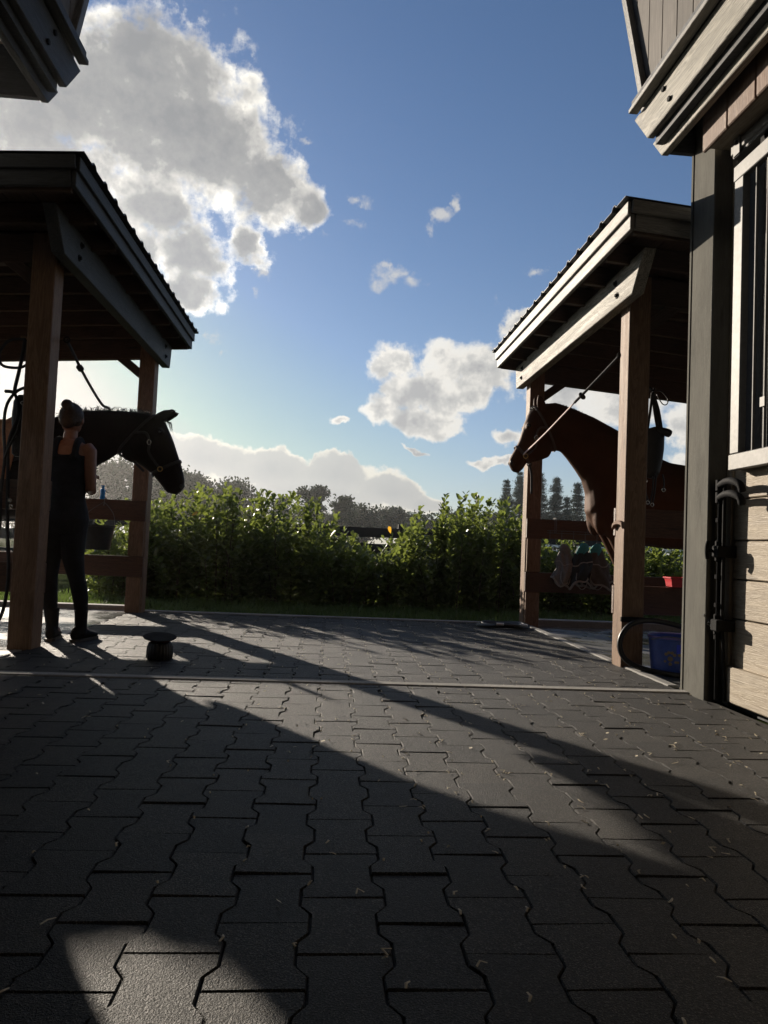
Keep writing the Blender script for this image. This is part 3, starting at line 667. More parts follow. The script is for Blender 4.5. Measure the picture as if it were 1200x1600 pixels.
# black paddock fence beyond the hedge
F_ = thing('paddock_fence', (0, 14, 0), 'black board paddock fence behind the dip in the hedge', 'fence')
for x in np.arange(-13, 20, 2.4): board('post', (x, 14.08, -.3), (x, 14.08, 1.22), .11, .11, W_BLACK, F_, upv=(1, 0, 0))
for z0, z1 in ((.28, .46), (.62, .82), (.95, 1.14)):
    for x in np.arange(-13, 17, 4.8): board('rail', (x+.01, 14, (z0+z1)/2), (x+4.79, 14, (z0+z1)/2+rv.normal(0, .008)), z1-z0, .03, W_BLACK, F_)
F2 = thing('white_fence', (26, 46, 0), 'distant white board fence beyond the right wash stall', 'fence')
WHITE = m_plain('white_paint', (.75, .74, .70), .5, 0, .08, 10)
for x in np.arange(14, 40, 2.4): board('post', (x, 46.1, -.3), (x, 46.1, 1.35), .12, .12, WHITE, F2, upv=(1, 0, 0))
for z in (.5, .85, 1.2): board('rail', (14, 46, z), (39, 46, z), .16, .03, WHITE, F2)
# trees
def rand_unit(k): v = rv.normal(0, 1, (k, 3)); return v/np.linalg.norm(v, axis=1, keepdims=True)
hz_rng = np.random.default_rng(5)
def tree(px, top, wpx, Y, label, kind='broad', cat='tree', n=90):
    k_ = Y/1110.0; X = (px-515)*k_; hor = 848+(px-515)*.042; H_ = .8+(hor-top)*k_; W = wpx*k_
    T = thing('broadleaf_tree' if kind == 'broad' else ('umbrella_pine' if kind == 'pine' else 'norfolk_pine'), (X, Y, -.1), label, cat, 'distant trees')
    tr = MB(); O = []; size = []
    if kind == 'norfolk':
        tr.tube([(X, Y, -.1), (X+.05, Y, H_*.5), (X, Y, H_)], [.22, .13, .02], 8)
        z = H_*.12
        while z < H_*.985:
            f = 1-z/H_; rr = W*.62*(min(f*1.25, 1)**.8)*rv.uniform(.55, 1.2)+.15; nb = 9
            for b in range(nb):
                a = b*2*math.pi/nb+rv.uniform(0, 1); L_ = rr*rv.uniform(.75, 1.1)
                e = np.array([X+math.cos(a)*L_, Y+math.sin(a)*L_, z+rv.uniform(-.1, .45)*L_])
                tr.tube([(X, Y, z), tuple(e)], [.035, .008], 4)
                m = int(24+60*L_); t = rv.random(m)**.7
                pts = np.array([X, Y, z])+(e-np.array([X, Y, z]))*t[:, None]+rv.normal(0, .16, (m, 3))*np.array([1, 1, .8])
                O.append(pts)
            z += .40*rv.uniform(.55, 1.45)
        O = np.concatenate(O); k = len(O); sz = rv.uniform(.10, .22, k)
        D = rand_unit(k); D[:, 2] = np.abs(D[:, 2])*.6
        leaves_mesh('crown', O, D, rand_unit(k), sz, sz*.5, TREE2, T)
    else:
        crown_b = H_*(.12 if kind == 'broad' else .45)
        tr.tube([(X, Y, -.1), (X+rv.normal(0, .15), Y, H_*.35), (X+rv.normal(0, .3), Y, H_*.8)], [.3, .22, .07], 8)
        cl = []
        for q in range(n):
            if kind == 'broad':
                u = rand_unit(1)[0]; u *= rv.random()**.4; c = np.array([X+u[0]*W*.5, Y+u[1]*W*.4, crown_b+(H_-crown_b)*(.5+u[2]*.5)])
                if rv.random() < .12: c[2] += .3
            else:
                lv = rv.uniform(.52, .98); a = rv.uniform(0, 6.28); rr = W*.5*math.sqrt(rv.random())*(1.0 if lv < .8 else .7)*(.6+.4*math.sin(lv*23))
                c = np.array([X+math.cos(a)*rr, Y+math.sin(a)*rr, H_*lv+rv.normal(0, .12)-.05*rr])
            cl.append(c)
            if q % 4 == 0: tr.tube([(X, Y, max(crown_b*.8, c[2]-W*.35)), tuple((c+np.array([X, Y, c[2]-.4]))/2), tuple(c)], [.10, .05, .015], 5)
        cl = np.array(cl); m = 70; cr = W*(.085 if kind == 'broad' else .07)
        O = np.repeat(cl, m, 0)+rv.normal(0, 1, (len(cl)*m, 3))*np.array([cr, cr, cr*(.8 if kind == 'broad' else .4)])
        O[:, 2] = np.minimum(O[:, 2], H_+.25); k = len(O); sz = rv.uniform(.28, .62, k)*(1 if kind == 'broad' else .8)
        leaves_mesh('crown', O, rand_unit(k), rand_unit(k), sz, sz*.6, TREE, T)
    tr.build('trunk', BARK, T, smooth=True)
tree(180, 712, 80, 88, 'dark tree framed under the black horse\'s throat')
tree(258, 728, 92, 90, 'dense dark tree right behind the black horse\'s muzzle', n=130)
tree(305, 745, 60, 98, 'rounded dark tree second from the black horse\'s muzzle')
tree(362, 752, 78, 95, 'broad dark tree left of the pines, above the hedge\'s left half', n=110)
tree(440, 778, 60, 110, 'small tree left of the flat-topped pines', 'pine', n=40)
tree(487, 760, 62, 95, 'tallest flat-topped pine above the hedge\'s middle', 'pine', n=55)
tree(532, 776, 56, 100, 'second flat-topped pine, just right of the tallest one', 'pine', n=50)
tree(566, 788, 70, 112, 'domed grey-green tree right of the flat-topped pines', n=90)
tree(612, 795, 76, 120, 'umbrella-shaped tree above the dip in the hedge', 'pine', n=70)
tree(655, 803, 70, 125, 'low tree right of the hedge\'s dip, on the tree line')
tree(720, 800, 90, 125, 'low tree on the tree line behind the hedge\'s tall right shoots')
tree(770, 803, 70, 120, 'low tree on the tree line left of the tall conifers')
tree(400, 800, 90, 125, 'low tree on the tree line behind the hedge\'s left half')
tree(500, 805, 110, 130, 'low dark tree at the foot of the flat-topped pines')
tree(850, 812, 120, 125, 'low tree at the foot of the tall conifers')
tree(960, 815, 120, 125, 'low tree beyond the right wash stall\'s rails')
tree(60, 770, 120, 110, 'low tree beyond the left wash stall')
tree(792, 748, 34, 92, 'leftmost tall conifer, left of the right shelter\'s far post', 'norfolk')
tree(813, 736, 36, 96, 'tall conifer half hidden behind the right shelter\'s far post', 'norfolk')
tree(846, 735, 38, 95, 'tall conifer just right of the right shelter\'s far post', 'norfolk')
tree(873, 741, 40, 92, 'tall conifer in the middle of the gap under the brown horse\'s neck', 'norfolk')
tree(908, 750, 38, 94, 'tall conifer against the brown horse\'s chest', 'norfolk')
tree(891, 772, 20, 90, 'small young conifer between the two taller ones under the horse\'s neck', 'norfolk')

# ------------------------------------------------------------------ horses
def sec_ring(top, bot, hw, yc, n=20, pw=2.3, grow=0.0, tilt=0.0):
    tx, tz = top; bx, bz = bot; cx, cz = (tx+bx)/2, (tz+bz)/2; ax, az_ = (tx-bx)/2, (tz-bz)/2
    L = math.hypot(ax, az_); ax, az_ = ax*(L+grow)/L, az_*(L+grow)/L; out = []
    for k in range(n):
        th = 2*math.pi*k/n; c, s_ = math.cos(th), math.sin(th)
        cc = math.copysign(abs(c)**(2/pw), c); ss = math.copysign(abs(s_)**(2/pw), s_)
        out.append((cx+ax*cc, yc+(hw+grow)*ss*(1-.10*tilt*cc), cz+az_*cc))
    return out
def skin(name, mb, mat, parent, voxel=.014, smooth=6, disp=0.0, matfn=None):
    """one continuous surface grown round overlapping closed shapes"""
    me = bpy.data.meshes.new(name+'_raw'); me.from_pydata(mb.v, [], mb.f); me.update()
    o = bpy.data.objects.new(name+'_raw', me); col.objects.link(o)
    r_ = o.modifiers.new('r', 'REMESH'); r_.mode = 'VOXEL'; r_.voxel_size = voxel; r_.use_smooth_shade = True
    if smooth: s_ = o.modifiers.new('s', 'SMOOTH'); s_.factor = .5; s_.iterations = smooth
    dg = bpy.context.evaluated_depsgraph_get(); dg.update()
    nm = bpy.data.meshes.new_from_object(o.evaluated_get(dg)); nm.name = name
    bpy.data.objects.remove(o); bpy.data.meshes.remove(me)
    nm.materials.clear()
    for q in (mat if isinstance(mat, (list, tuple)) else [mat]): nm.materials.append(q)
    nm.polygons.foreach_set('use_smooth', [True]*len(nm.polygons))
    if matfn:
        for p in nm.polygons: p.material_index = matfn(p.center)
    return link(bpy.data.objects.new(name, nm), parent)
def m_coat(name, body, dark, zlo, zhi, sheen=.25):
    M = Mat(name); v = M.coord((1, 1, 1), rand=False); n = M.noise(v, 4, 4, .6)
    geo = M.n('ShaderNodeNewGeometry'); sp = M.n('ShaderNodeSeparateXYZ'); M.l(geo.outputs['Position'], sp.inputs[0])
    z = M.math('ADD', sp.outputs[2], M.math('MULTIPLY', M.math('SUBTRACT', n, .5), .25))
    t = M.n('ShaderNodeMapRange'); t.inputs[1].default_value = zlo; t.inputs[2].default_value = zhi; M.l(z, t.inputs[0])
    hair = M.noise(M.coord((60, 60, 9), rand=False), 6, 3, .6)
    c = M.mix(t.outputs[0], dark, M.ramp(n, [(.3, tuple(x*.7 for x in body)), (.7, tuple(x*1.25 for x in body))]))
    c = M.mix(M.math('MULTIPLY', hair, .5), c, tuple(x*.6 for x in body))
    M.set(color=c, rough=.6, spec=.3, sheen=0.0); M.b.inputs['Specular Tint'].default_value = (body[0]*4, body[1]*4, body[2]*4, 1)
    M.bump(hair, .12, .004); return M.m
HORN = m_plain('hoof_horn', (.05, .045, .04), .5, 0, .3, 20, .2); EYE = m_plain('horse_eye', (.01, .007, .005), .08, 0, .1, 5)
MANE_B = m_plain('black_mane', (.012, .009, .008), .5, 0, .4, 50)
def horse(name, secs, legs, yc, coat, label, ears, eye_at, s, mane, tail_at, muzzle):
    H = thing(name, ((secs[-8][0][0]), yc, 0), label, 'horse')
    b = MB(); b.loft([sec_ring(t, q, hw, yc, 20, 2.25) for t, q, hw in secs])
    for L_ in legs: b.loft([[(x+rx*math.cos(a), y+ry*math.sin(a), z) for a in np.linspace(0, 2*math.pi, 14, endpoint=False)] for x, y, z, rx, ry in L_])
    # haunch and shoulder masses
    for (x, y, z, rx, ry, rz) in muzzle['masses']:
        b.loft([[(x+rx*math.sin(p)*math.cos(a), y+ry*math.sin(p)*math.sin(a), z+rz*math.cos(p)) for a in np.linspace(0, 2*math.pi, 14, endpoint=False)] for p in np.linspace(.15, math.pi-.15, 8)])
    for sg in (-1, 1):                        # ears: cupped cones
        (bx, bz), (tx, tz) = ears; base = Vector((bx, yc+sg*.045, bz)); tip = Vector((tx, yc+sg*(.065), tz)); d = tip-base; rings = []
        for t, r in ((-.15, .036), (.1, .042), (.4, .046), (.7, .034), (.92, .017), (1.05, .006)):
            c = base+d*t; u = Vector((d.z, 0, -d.x)).normalized()
            rings.append([c+u*(r*math.cos(a))+Vector((0, r*.55*math.sin(a), 0)) for a in np.linspace(0, 2*math.pi, 10, endpoint=False)])
        b.loft(rings)
    ex, ez, ew = eye_at
    for sg in (-1, 1):                        # brow over the eye
        b.loft([[(ex+.034*math.sin(p)*math.cos(a), yc+sg*(ew-.012)+.022*math.sin(p)*math.sin(a), ez+.028*math.cos(p)) for a in np.linspace(0, 2*math.pi, 10, endpoint=False)] for p in np.linspace(.2, math.pi-.2, 6)])
    body = skin('body', b, coat, H, .0125, 9)
    for sg in (-1, 1):
        MB().loft([[(ex+.019*math.sin(p)*math.cos(a), yc+sg*(ew+.004)+.014*math.sin(p)*math.sin(a), ez-.003+.016*math.cos(p)) for a in np.linspace(0, 2*math.pi, 12, endpoint=False)] for p in np.linspace(.05, math.pi-.05, 8)]).build('eye', EYE, H, smooth=True)
        nx, nz = muzzle['nostril']
        MB().loft([[(nx+.013*math.sin(p)*math.cos(a), yc+sg*.040+.010*math.sin(p)*math.sin(a), nz+.019*math.cos(p)) for a in np.linspace(0, 2*math.pi, 10, endpoint=False)] for p in np.linspace(.05, math.pi-.05, 7)]).build('nostril', MANE_B, H, smooth=True)
    for L_ in legs:
        x, y, z, rx, ry = L_[-1]
        MB().lathe([(.062, 0), (.058, .02), (.047, .075), (.0, .08)], (x-s*.01, y, .002), 16).build('hoof', HORN, H, smooth=True, sharp=40)
    # mane: fine locks along the crest
    rm = np.random.default_rng(3); m = MB()
    cr = bez([(x, yc, z) for x, z in mane['line']], 12)
    for k in range(mane['n']):
        p = cr[rm.integers(0, len(cr))]+Vector((rm.normal(0, .01), rm.normal(0, .012), -.012)); L_ = rm.uniform(.4, 1.0)*mane['len']
        if mane['up']:
            up_ = rm.random() < mane['up']; d1 = Vector((rm.normal(0, .25), rm.normal(0, .25), 1)) if up_ else Vector((rm.normal(0, .2), rm.choice([-1, 1])*.5, .25))
            L_ *= 1.0 if up_ else .8
        else: d1 = Vector((rm.normal(0, .15), .6, .3))
        d1.normalize(); d2 = Vector((d1.x*1.6+rm.normal(0, .3), d1.y*1.4, d1.z*.35-(.0 if mane['up'] else .8)))
        m.tube([p, p+d1*L_*.45, p+d1*L_*.45+d2*L_*.55], [.0024, .0018, .0006], 4)
    for k in range(26):                       # forelock
        fx, fz = mane['fore']; p = Vector((fx+rm.normal(0, .01), yc+rm.normal(0, .02), fz+rm.normal(0, .008))); L_ = rm.uniform(.04, .11)
        m.tube([p, p+Vector((-s*.3, rm.normal(0, .2), -.05))*L_, p+Vector((-s*.5, rm.normal(0, .4), -.9))*L_], [.002, .0016, .0006], 4)
    m.build('mane', MANE_B, H, smooth=True)
    tx, tz = tail_at; m = MB()
    for k in range(60):
        o = Vector((0, rm.normal(0, .025), rm.normal(0, .01))); e = rm.normal(0, .035, 3)
        m.tube(bez([Vector((tx, yc, tz))+o, Vector((tx+s*.09, yc, tz-.15))+o, Vector((tx+s*(.11+e[0]), yc+e[1], tz-.55)), Vector((tx+s*(.09+e[0]*2), yc+e[1]*2, tz-.95+e[2]))], 4), .006, 4)
    m.build('tail', MANE_B, H, smooth=True)
    return H
def leg_front(x, y, kx, kz=.50, fx=None):
    fx = kx if fx is None else fx
    return [(x-.02, y, 1.22, .14, .085), (x-.01, y, 1.04, .135, .088), (x+(kx-x)*.2, y, .92, .11, .08), (x+(kx-x)*.5, y, .78, .082, .066), (x+(kx-x)*.85, y, .60, .052, .045), (kx, y, kz, .053, .047), (kx, y, kz-.08, .040, .034), (fx, y, .30, .034, .028), (fx, y, .20, .044, .038), (fx, y, .15, .040, .034), (fx+.0, y, .09, .045, .042), (fx, y, .04, .052, .048)]
def leg_hind(x, y, s):
    return [(x, y, 1.22, .19, .10), (x+s*.0, y, 1.02, .16, .095), (x+s*.03, y, .84, .11, .07), (x+s*.12, y, .66, .066, .05), (x+s*.19, y, .53, .056, .045), (x+s*.17, y, .44, .046, .038), (x+s*.13, y, .28, .038, .032), (x+s*.12, y, .19, .046, .040), (x+s*.09, y, .13, .042, .038), (x+s*.07, y, .08, .048, .045), (x+s*.06, y, .04, .054, .05)]
YH = 6.3
SR = [((1.578,1.585),(1.622,1.508),.032),((1.586,1.628),(1.672,1.497),.052),((1.610,1.675),(1.720,1.545),.056),((1.638,1.728),(1.748,1.600),.054),((1.668,1.795),(1.80,1.605),.060),((1.690,1.88),(1.87,1.622),.074),((1.704,1.94),(1.915,1.66),.088),((1.74,2.04),(1.955,1.70),.088),((1.80,2.105),(2.0,1.722),.078),
      ((1.90,2.150),(2.062,1.715),.082),((2.0,2.165),(2.125,1.648),.092),((2.15,2.122),(2.205,1.548),.108),((2.35,2.05),(2.272,1.455),.135),((2.575,1.94),(2.312,1.33),.175),((2.76,1.81),(2.312,1.17),.215),((2.93,1.72),(2.40,1.02),.25),
      ((3.06,1.668),(2.75,.90),.275),((3.25,1.645),(3.1,.872),.305),((3.55,1.64),(3.5,.875),.325),((3.8,1.67),(3.8,.95),.305),((4.02,1.68),(4.05,1.0),.275),((4.22,1.60),(4.2,1.08),.22),((4.34,1.42),(4.3,1.2),.11)]
BAY = m_coat('bay_coat', (.090, .040, .020), (.012, .009, .008), .45, .72, .12)
horse_r = horse('brown_horse', SR, [leg_front(2.56, YH-.13, 2.72), leg_front(2.60, YH+.13, 2.76), leg_hind(4.0, YH-.14, 1), leg_hind(3.95, YH+.14, 1)], YH, BAY,
    'brown bay horse with head raised, tied in the right wash stall', ((1.862, 2.10), (1.818, 2.215)), (1.735, 1.925, .088), 1,
    dict(line=[(1.93, 2.155), (2.08, 2.15), (2.35, 2.05), (2.6, 1.93)], n=160, len=.07, up=0, fore=(1.80, 2.11)), (4.33, 1.50),
    dict(nostril=(1.598, 1.592), masses=[(2.43, YH-.085, 1.16, .085, .09, .20), (2.43, YH+.085, 1.16, .085, .09, .20), (2.72, YH-.19, 1.25, .17, .08, .26), (2.72, YH+.19, 1.25, .17, .08, .26), (4.05, YH-.16, 1.32, .24, .12, .26), (4.05, YH+.16, 1.32, .24, .12, .26), (1.88, YH-.055, 1.72, .085, .035, .09), (1.88, YH+.055, 1.72, .085, .035, .09)]))
SL_ = [((-1.29,1.215),(-1.345,1.160),.034),((-1.284,1.285),(-1.43,1.172),.056),((-1.30,1.36),(-1.495,1.248),.060),((-1.325,1.44),(-1.555,1.32),.060),((-1.36,1.53),(-1.62,1.37),.068),((-1.395,1.625),(-1.70,1.42),.080),((-1.43,1.70),(-1.76,1.468),.092),((-1.475,1.79),(-1.82,1.50),.090),((-1.57,1.842),(-1.86,1.505),.08),
       ((-1.66,1.858),(-1.90,1.472),.085),((-1.76,1.87),(-1.96,1.425),.096),((-1.90,1.868),(-2.03,1.385),.112),((-2.05,1.864),(-2.10,1.33),.135),((-2.2,1.85),(-2.17,1.22),.175),((-2.36,1.80),(-2.2,1.09),.215),((-2.52,1.74),(-2.3,.98),.25),
       ((-2.68,1.67),(-2.6,.90),.275),((-2.9,1.61),(-2.9,.872),.305),((-3.25,1.59),(-3.25,.875),.325),((-3.5,1.62),(-3.5,.94),.305),((-3.72,1.62),(-3.75,1.0),.275),((-3.9,1.54),(-3.88,1.08),.22),((-4.02,1.38),(-4.0,1.2),.11)]
BLK = m_coat('black_coat', (.022, .016, .014), (.010, .008, .008), .45, .72, .2)
horse_l = horse('black_horse', SL_, [leg_front(-2.46, YH-.13, -2.48), leg_front(-2.52, YH+.13, -2.56), leg_hind(-3.70, YH-.14, -1), leg_hind(-3.66, YH+.14, -1)], YH, BLK,
    'black horse with lowered head, tied in the left wash stall', ((-1.53, 1.825), (-1.375, 1.89)), (-1.50, 1.70, .09), -1,
    dict(line=[(-1.62, 1.862), (-1.8, 1.872), (-2.05, 1.868), (-2.25, 1.845)], n=420, len=.085, up=.35, fore=(-1.47, 1.80)), (-4.0, 1.46),
    dict(nostril=(-1.305, 1.235), masses=[(-2.30, YH-.085, 1.12, .085, .09, .20), (-2.30, YH+.085, 1.12, .085, .09, .20), (-2.54, YH-.19, 1.22, .17, .08, .26), (-2.54, YH+.19, 1.22, .17, .08, .26), (-3.75, YH-.16, 1.28, .24, .12, .26), (-3.75, YH+.16, 1.28, .24, .12, .26), (-1.74, YH-.055, 1.50, .085, .035, .08), (-1.74, YH+.055, 1.50, .085, .035, .08)]))
# halters worn by the horses (parts: straps and rings)
def strap_loop(mb, top, bot, hw, yc, w=.012, grow=.006, span=(0, 1)):
    ring = sec_ring(top, bot, hw, yc, 40, 2.25, grow); mb.tube(ring, w, 6, flat=(1.0, .28), upv=(Vector((top[0], 0, top[1]))-Vector((bot[0], 0, bot[1]))).cross(Vector((0, 1, 0))), closed=True)
def lerp_sec(a, b, t): return tuple(a[0][k]*(1-t)+b[0][k]*t for k in (0, 1)), tuple(a[1][k]*(1-t)+b[1][k]*t for k in (0, 1)), a[2]*(1-t)+b[2]*t
def halter(H, secs, yc, label, mat):
    hl = thing('halter', (secs[4][0][0], yc, secs[4][0][1]), label, 'halter', 'halters on the horses')
    nb = lerp_sec(secs[3], secs[4], .15)
    m = MB(); strap_loop(m, *nb, yc, .015); m.build('noseband', mat, hl, smooth=True)
    m = MB(); c0 = secs[8]; strap_loop(m, (c0[0][0], c0[0][1]), c0[1], c0[2]+.004, yc, .012, .008); m.build('crown_strap', mat, hl, smooth=True)
    for sg in (-1, 1):
        m = MB(); pts = []
        for t_, (a, f) in zip(range(5), ((nb, .15), (secs[5], .10), (secs[6], -.05), (secs[7], -.10), (c0, .0))):
            cx = (a[0][0]+a[1][0])/2+(a[1][0]-a[0][0])*f; cz = (a[0][1]+a[1][1])/2+(a[1][1]-a[0][1])*f
            pts.append((cx, yc+sg*(a[2]+.012), cz))
        m.tube(bez(pts, 6), .011, 6, flat=(1.0, .3), upv=(.6, 0, .8)); m.build('cheek_strap', mat, hl, smooth=True)
        rx, ry, rz = pts[0]; ring = [(rx+.020*math.cos(a), ry+sg*.006, rz+.020*math.sin(a)) for a in np.linspace(0, 2*math.pi, 16, endpoint=False)]
        MB().tube(ring, .0045, 6, closed=True).build('ring', BRASS, hl, smooth=True)
        bx, by, bz = pts[2]; ring = [(bx+.016*math.cos(a), by+sg*.008, bz+.022*math.sin(a)) for a in np.linspace(0, 2*math.pi, 12, endpoint=False)]
        MB().tube(ring, .004, 6, closed=True).build('buckle', CHROME, hl, smooth=True)
    return pts
hp_r = halter(horse_r, SR, YH, 'leather halter on the brown horse\'s head', m_plain('brown_leather', (.10, .06, .04), .5, 0, .3, 60, .2))
hp_l = halter(horse_l, SL_, YH, 'dark leather halter on the black horse\'s head', LEATHER)
# cross ties
def tie(name, label, pts, mat, lower=None, lpts=None, knot=None):
    T = thing(name, pts[0], label, 'tie', 'cross ties')
    MB().tube(bez(pts, 6), .011, 8).build('strap', mat, T, smooth=True)
    if lpts: MB().tube(bez(lpts, 6), .0150, 8, flat=(1, .3), upv=(Vector(lpts[-1])-Vector(lpts[0])).cross(Vector((-.75, -.25, .6)))).build('lower_strap', lower, T, smooth=True)
    if knot:
        m = MB(); c = Vector(knot)
        for k in range(3):
            m.tube([(c.x+.016*math.cos(a)+.006*k, c.y+.010*math.sin(a), c.z+.016*math.sin(a)-.008*k) for a in np.linspace(0, 2*math.pi, 10, endpoint=False)], .008, 6, closed=True)
        m.build('knot', mat, T, smooth=True)
    m = MB(); c = Vector(pts[0]); m.tube([(c.x+.02*math.cos(a), c.y, c.z+.02*math.sin(a)) for a in np.linspace(0, 2*math.pi, 12, endpoint=False)], .005, 6, closed=True); m.build('tie_ring', BLACKM, T, smooth=True)
rr_ = Vector((1.695, YH-.078, 1.665))
pA = Vector((2.115, 5.14, 2.30)); 
mid = pA.lerp(rr_, .43)+Vector((0, 0, -.005))
tie('cross_tie', 'dark strap with pale pink lower end tying the brown horse', [pA, pA.lerp(rr_, .22)+Vector((0, 0, -.006)), mid], ROPE, PINK, [mid, pA.lerp(rr_, .75)+Vector((0, 0, -.012)), rr_], pA.lerp(rr_, .36))
pB = Vector((2.13, 7.53, 2.30))
tie('cross_tie', 'slack chain hanging from the right far post below the horse\'s jaw', [(1.80, 6.40, 1.60), (1.83, 6.42, 1.50), (1.835, 6.42, 1.33)], ROPE)
pC = Vector((-1.93, 5.145, 2.12)); 
tie('cross_tie', 'dark tie strap running from the left near post over the black horse\'s neck', [(-1.925, 5.145, 2.16), (-1.94, 5.6, 2.0), (-1.965, 6.1, 1.885), (-1.97, 6.32, 1.885), (-1.96, 6.44, 1.76), (-1.90, 6.42, 1.52), (-1.78, 6.40, 1.46), (-1.66, 6.38, 1.36)], ROPE, knot=(-1.935, 5.45, 2.04))
# saddle on the black horse
sad = thing('saddle', (-2.86, YH, 1.6), 'tan leather saddle on the black horse\'s back, behind the left post', 'saddle')
rings = []
for x, zt, w, zb in ((-3.12, 1.80, .17, 1.66), (-3.05, 1.78, .22, 1.60), (-2.9, 1.73, .24, 1.52), (-2.75, 1.75, .23, 1.50), (-2.64, 1.83, .17, 1.60), (-2.61, 1.81, .10, 1.68)):
    rings.append([(x, YH+w*math.sin(a)*1.0, zb+(zt-zb)*(.5+.5*math.cos(a))) for a in np.linspace(0, 2*math.pi, 18, endpoint=False)])
MB().loft(rings).build('seat', TAN, sad, smooth=True)
for sg in (-1, 1):
    m = MB(); P_ = [(-2.62, 1.66), (-2.58, 1.45), (-2.62, 1.22), (-2.78, 1.12), (-2.95, 1.16), (-3.02, 1.40), (-3.0, 1.64)]
    m.prism(P_, 1, YH+sg*.335, YH+sg*.352); m.build('flap', TAN, sad, bevel=.005)
    m = MB(); ring = [(-2.80+.055*math.cos(a), YH+sg*.365, 1.0+.07*math.sin(a)) for a in np.linspace(0, 2*math.pi, 14, endpoint=False)]
    m.tube(ring, .007, 6, closed=True); m.tube([(-2.80, YH+sg*.362, 1.60), (-2.80, YH+sg*.365, 1.07)], .012, 6, flat=(1, .3), upv=(1, 0, 0)); m.build('stirrup', BLACKM, sad, smooth=True)
pad = MB()
rings = []
for x in (-3.2, -2.95, -2.7, -2.5):
    zt = np.interp(x, [-3.25, -2.9, -2.68, -2.5], [1.60, 1.625, 1.685, 1.75]); outer = []; inner = []
    for a in np.linspace(-1.75, 1.75, 15):
        outer.append((x, YH+(.335)*math.sin(a), zt-.31*(1-math.cos(a))+.02)); inner.append((x, YH+(.318)*math.sin(a), zt-.31*(1-math.cos(a))+.004))
    rings.append(outer+inner[::-1])
pad.loft(rings); pad.build('saddle_pad', m_plain('dark_felt', (.03, .03, .035), .9, 0, .3, 60, .3), sad, smooth=True, sharp=50)

# ------------------------------------------------------------------ the groom
def chain(mb, pts, n=14):                     # limb: (x,y,z,rx,ry) rings lying across the limb
    P = [Vector(p[:3]) for p in pts]; rings = []; U = None
    for i, p in enumerate(P):
        t = (P[min(i+1, len(P)-1)]-P[max(i-1, 0)]).normalized()
        U = Vector((1, 0, 0)); U = (U-t*U.dot(t))
        if U.length < .2: U = Vector((0, 1, 0))-t*t.y
        U.normalize(); V = t.cross(U); a, b = pts[i][3], pts[i][4]
        rings.append([p+U*(a*math.cos(q))+V*(b*math.sin(q)) for q in np.linspace(0, 2*math.pi, n, endpoint=False)])
    mb.loft(rings)
def ball(mb, c, r, n=12):
    mb.loft([[(c[0]+r[0]*math.sin(p)*math.cos(a), c[1]+r[1]*math.sin(p)*math.sin(a), c[2]+r[2]*math.cos(p)) for a in np.linspace(0, 2*math.pi, n, endpoint=False)] for p in np.linspace(.12, math.pi-.12, 9)])
SKIN_M = m_plain('skin', (.24, .115, .075), .5, 0, .1, 30); CLOTH = m_plain('navy_knit', (.014, .016, .023), .85, 0, .3, 14, .7, .2)
LEGG = m_plain('black_leggings', (.011, .012, .015), .8, 0, .3, 16, .6, .2); BOOTM = m_plain('black_boot', (.011, .010, .010), .7, 0, .3, 30, .2, .15); HAIRM = m_plain('brown_hair', (.03, .016, .009), .6, 0, .4, 90, .4)
PY = 5.42
person = thing('person', (-1.95, PY, 0), 'person in dark tank top, leggings and boots grooming the black horse', 'person')
torso = [(-1.945, PY+.01, .80, .135, .105), (-1.945, PY+.0, .88, .150, .118), (-1.947, PY, .96, .138, .105), (-1.95, PY, 1.05, .115, .088), (-1.953, PY+.005, 1.15, .122, .09), (-1.957, PY+.01, 1.26, .145, .10), (-1.96, PY+.015, 1.36, .158, .098), (-1.962, PY+.02, 1.43, .145, .08), (-1.965, PY+.025, 1.475, .075, .06)]
neck = [(-1.965, PY+.02, 1.42, .065, .058), (-1.966, PY+.025, 1.50, .050, .050), (-1.967, PY+.04, 1.57, .048, .052)]
def limbs(mb, g=0.0, arms=True, legs=True):
    G = lambda L: [(x, y, z, a+g, b+g) for x, y, z, a, b in L]
    if legs:
        chain(mb, G([(-1.885, PY, .86, .085, .10), (-1.893, PY, .74, .083, .092), (-1.882, PY-.01, .62, .072, .08), (-1.855, PY-.012, .50, .056, .062), (-1.842, PY-.005, .45, .052, .058), (-1.826, PY+.005, .37, .050, .057), (-1.815, PY+.015, .30, .047, .053), (-1.803, PY+.01, .18, .034, .038), (-1.798, PY+.01, .09, .032, .038)]))
        chain(mb, G([(-2.02, PY, .86, .085, .10), (-2.035, PY, .72, .078, .09), (-2.045, PY, .60, .066, .076), (-2.047, PY+.005, .48, .052, .058), (-2.043, PY+.01, .36, .050, .056), (-2.035, PY+.015, .28, .047, .052), (-2.02, PY+.01, .17, .035, .038), (-2.01, PY+.01, .09, .033, .038)]))
    if arms:
        chain(mb, G([(-1.845, PY+.015, 1.43, .055, .055), (-1.815, PY+.005, 1.40, .056, .056), (-1.800, PY-.01, 1.31, .046, .048), (-1.785, PY-.02, 1.20, .040, .043), (-1.782, PY-.015, 1.13, .038, .040), (-1.80, PY+.05, 1.115, .037, .036), (-1.84, PY+.16, 1.17, .031, .030), (-1.875, PY+.26, 1.225, .024, .022), (-1.885, PY+.29, 1.24, .024, .018)]))
        chain(mb, G([(-2.075, PY+.015, 1.43, .055, .055), (-2.115, PY+.02, 1.39, .054, .054), (-2.145, PY+.03, 1.29, .046, .048), (-2.155, PY+.05, 1.18, .040, .042), (-2.15, PY+.09, 1.14, .038, .038), (-2.11, PY+.18, 1.22, .031, .030), (-2.07, PY+.28, 1.32, .024, .022), (-2.06, PY+.31, 1.34, .024, .018)]))
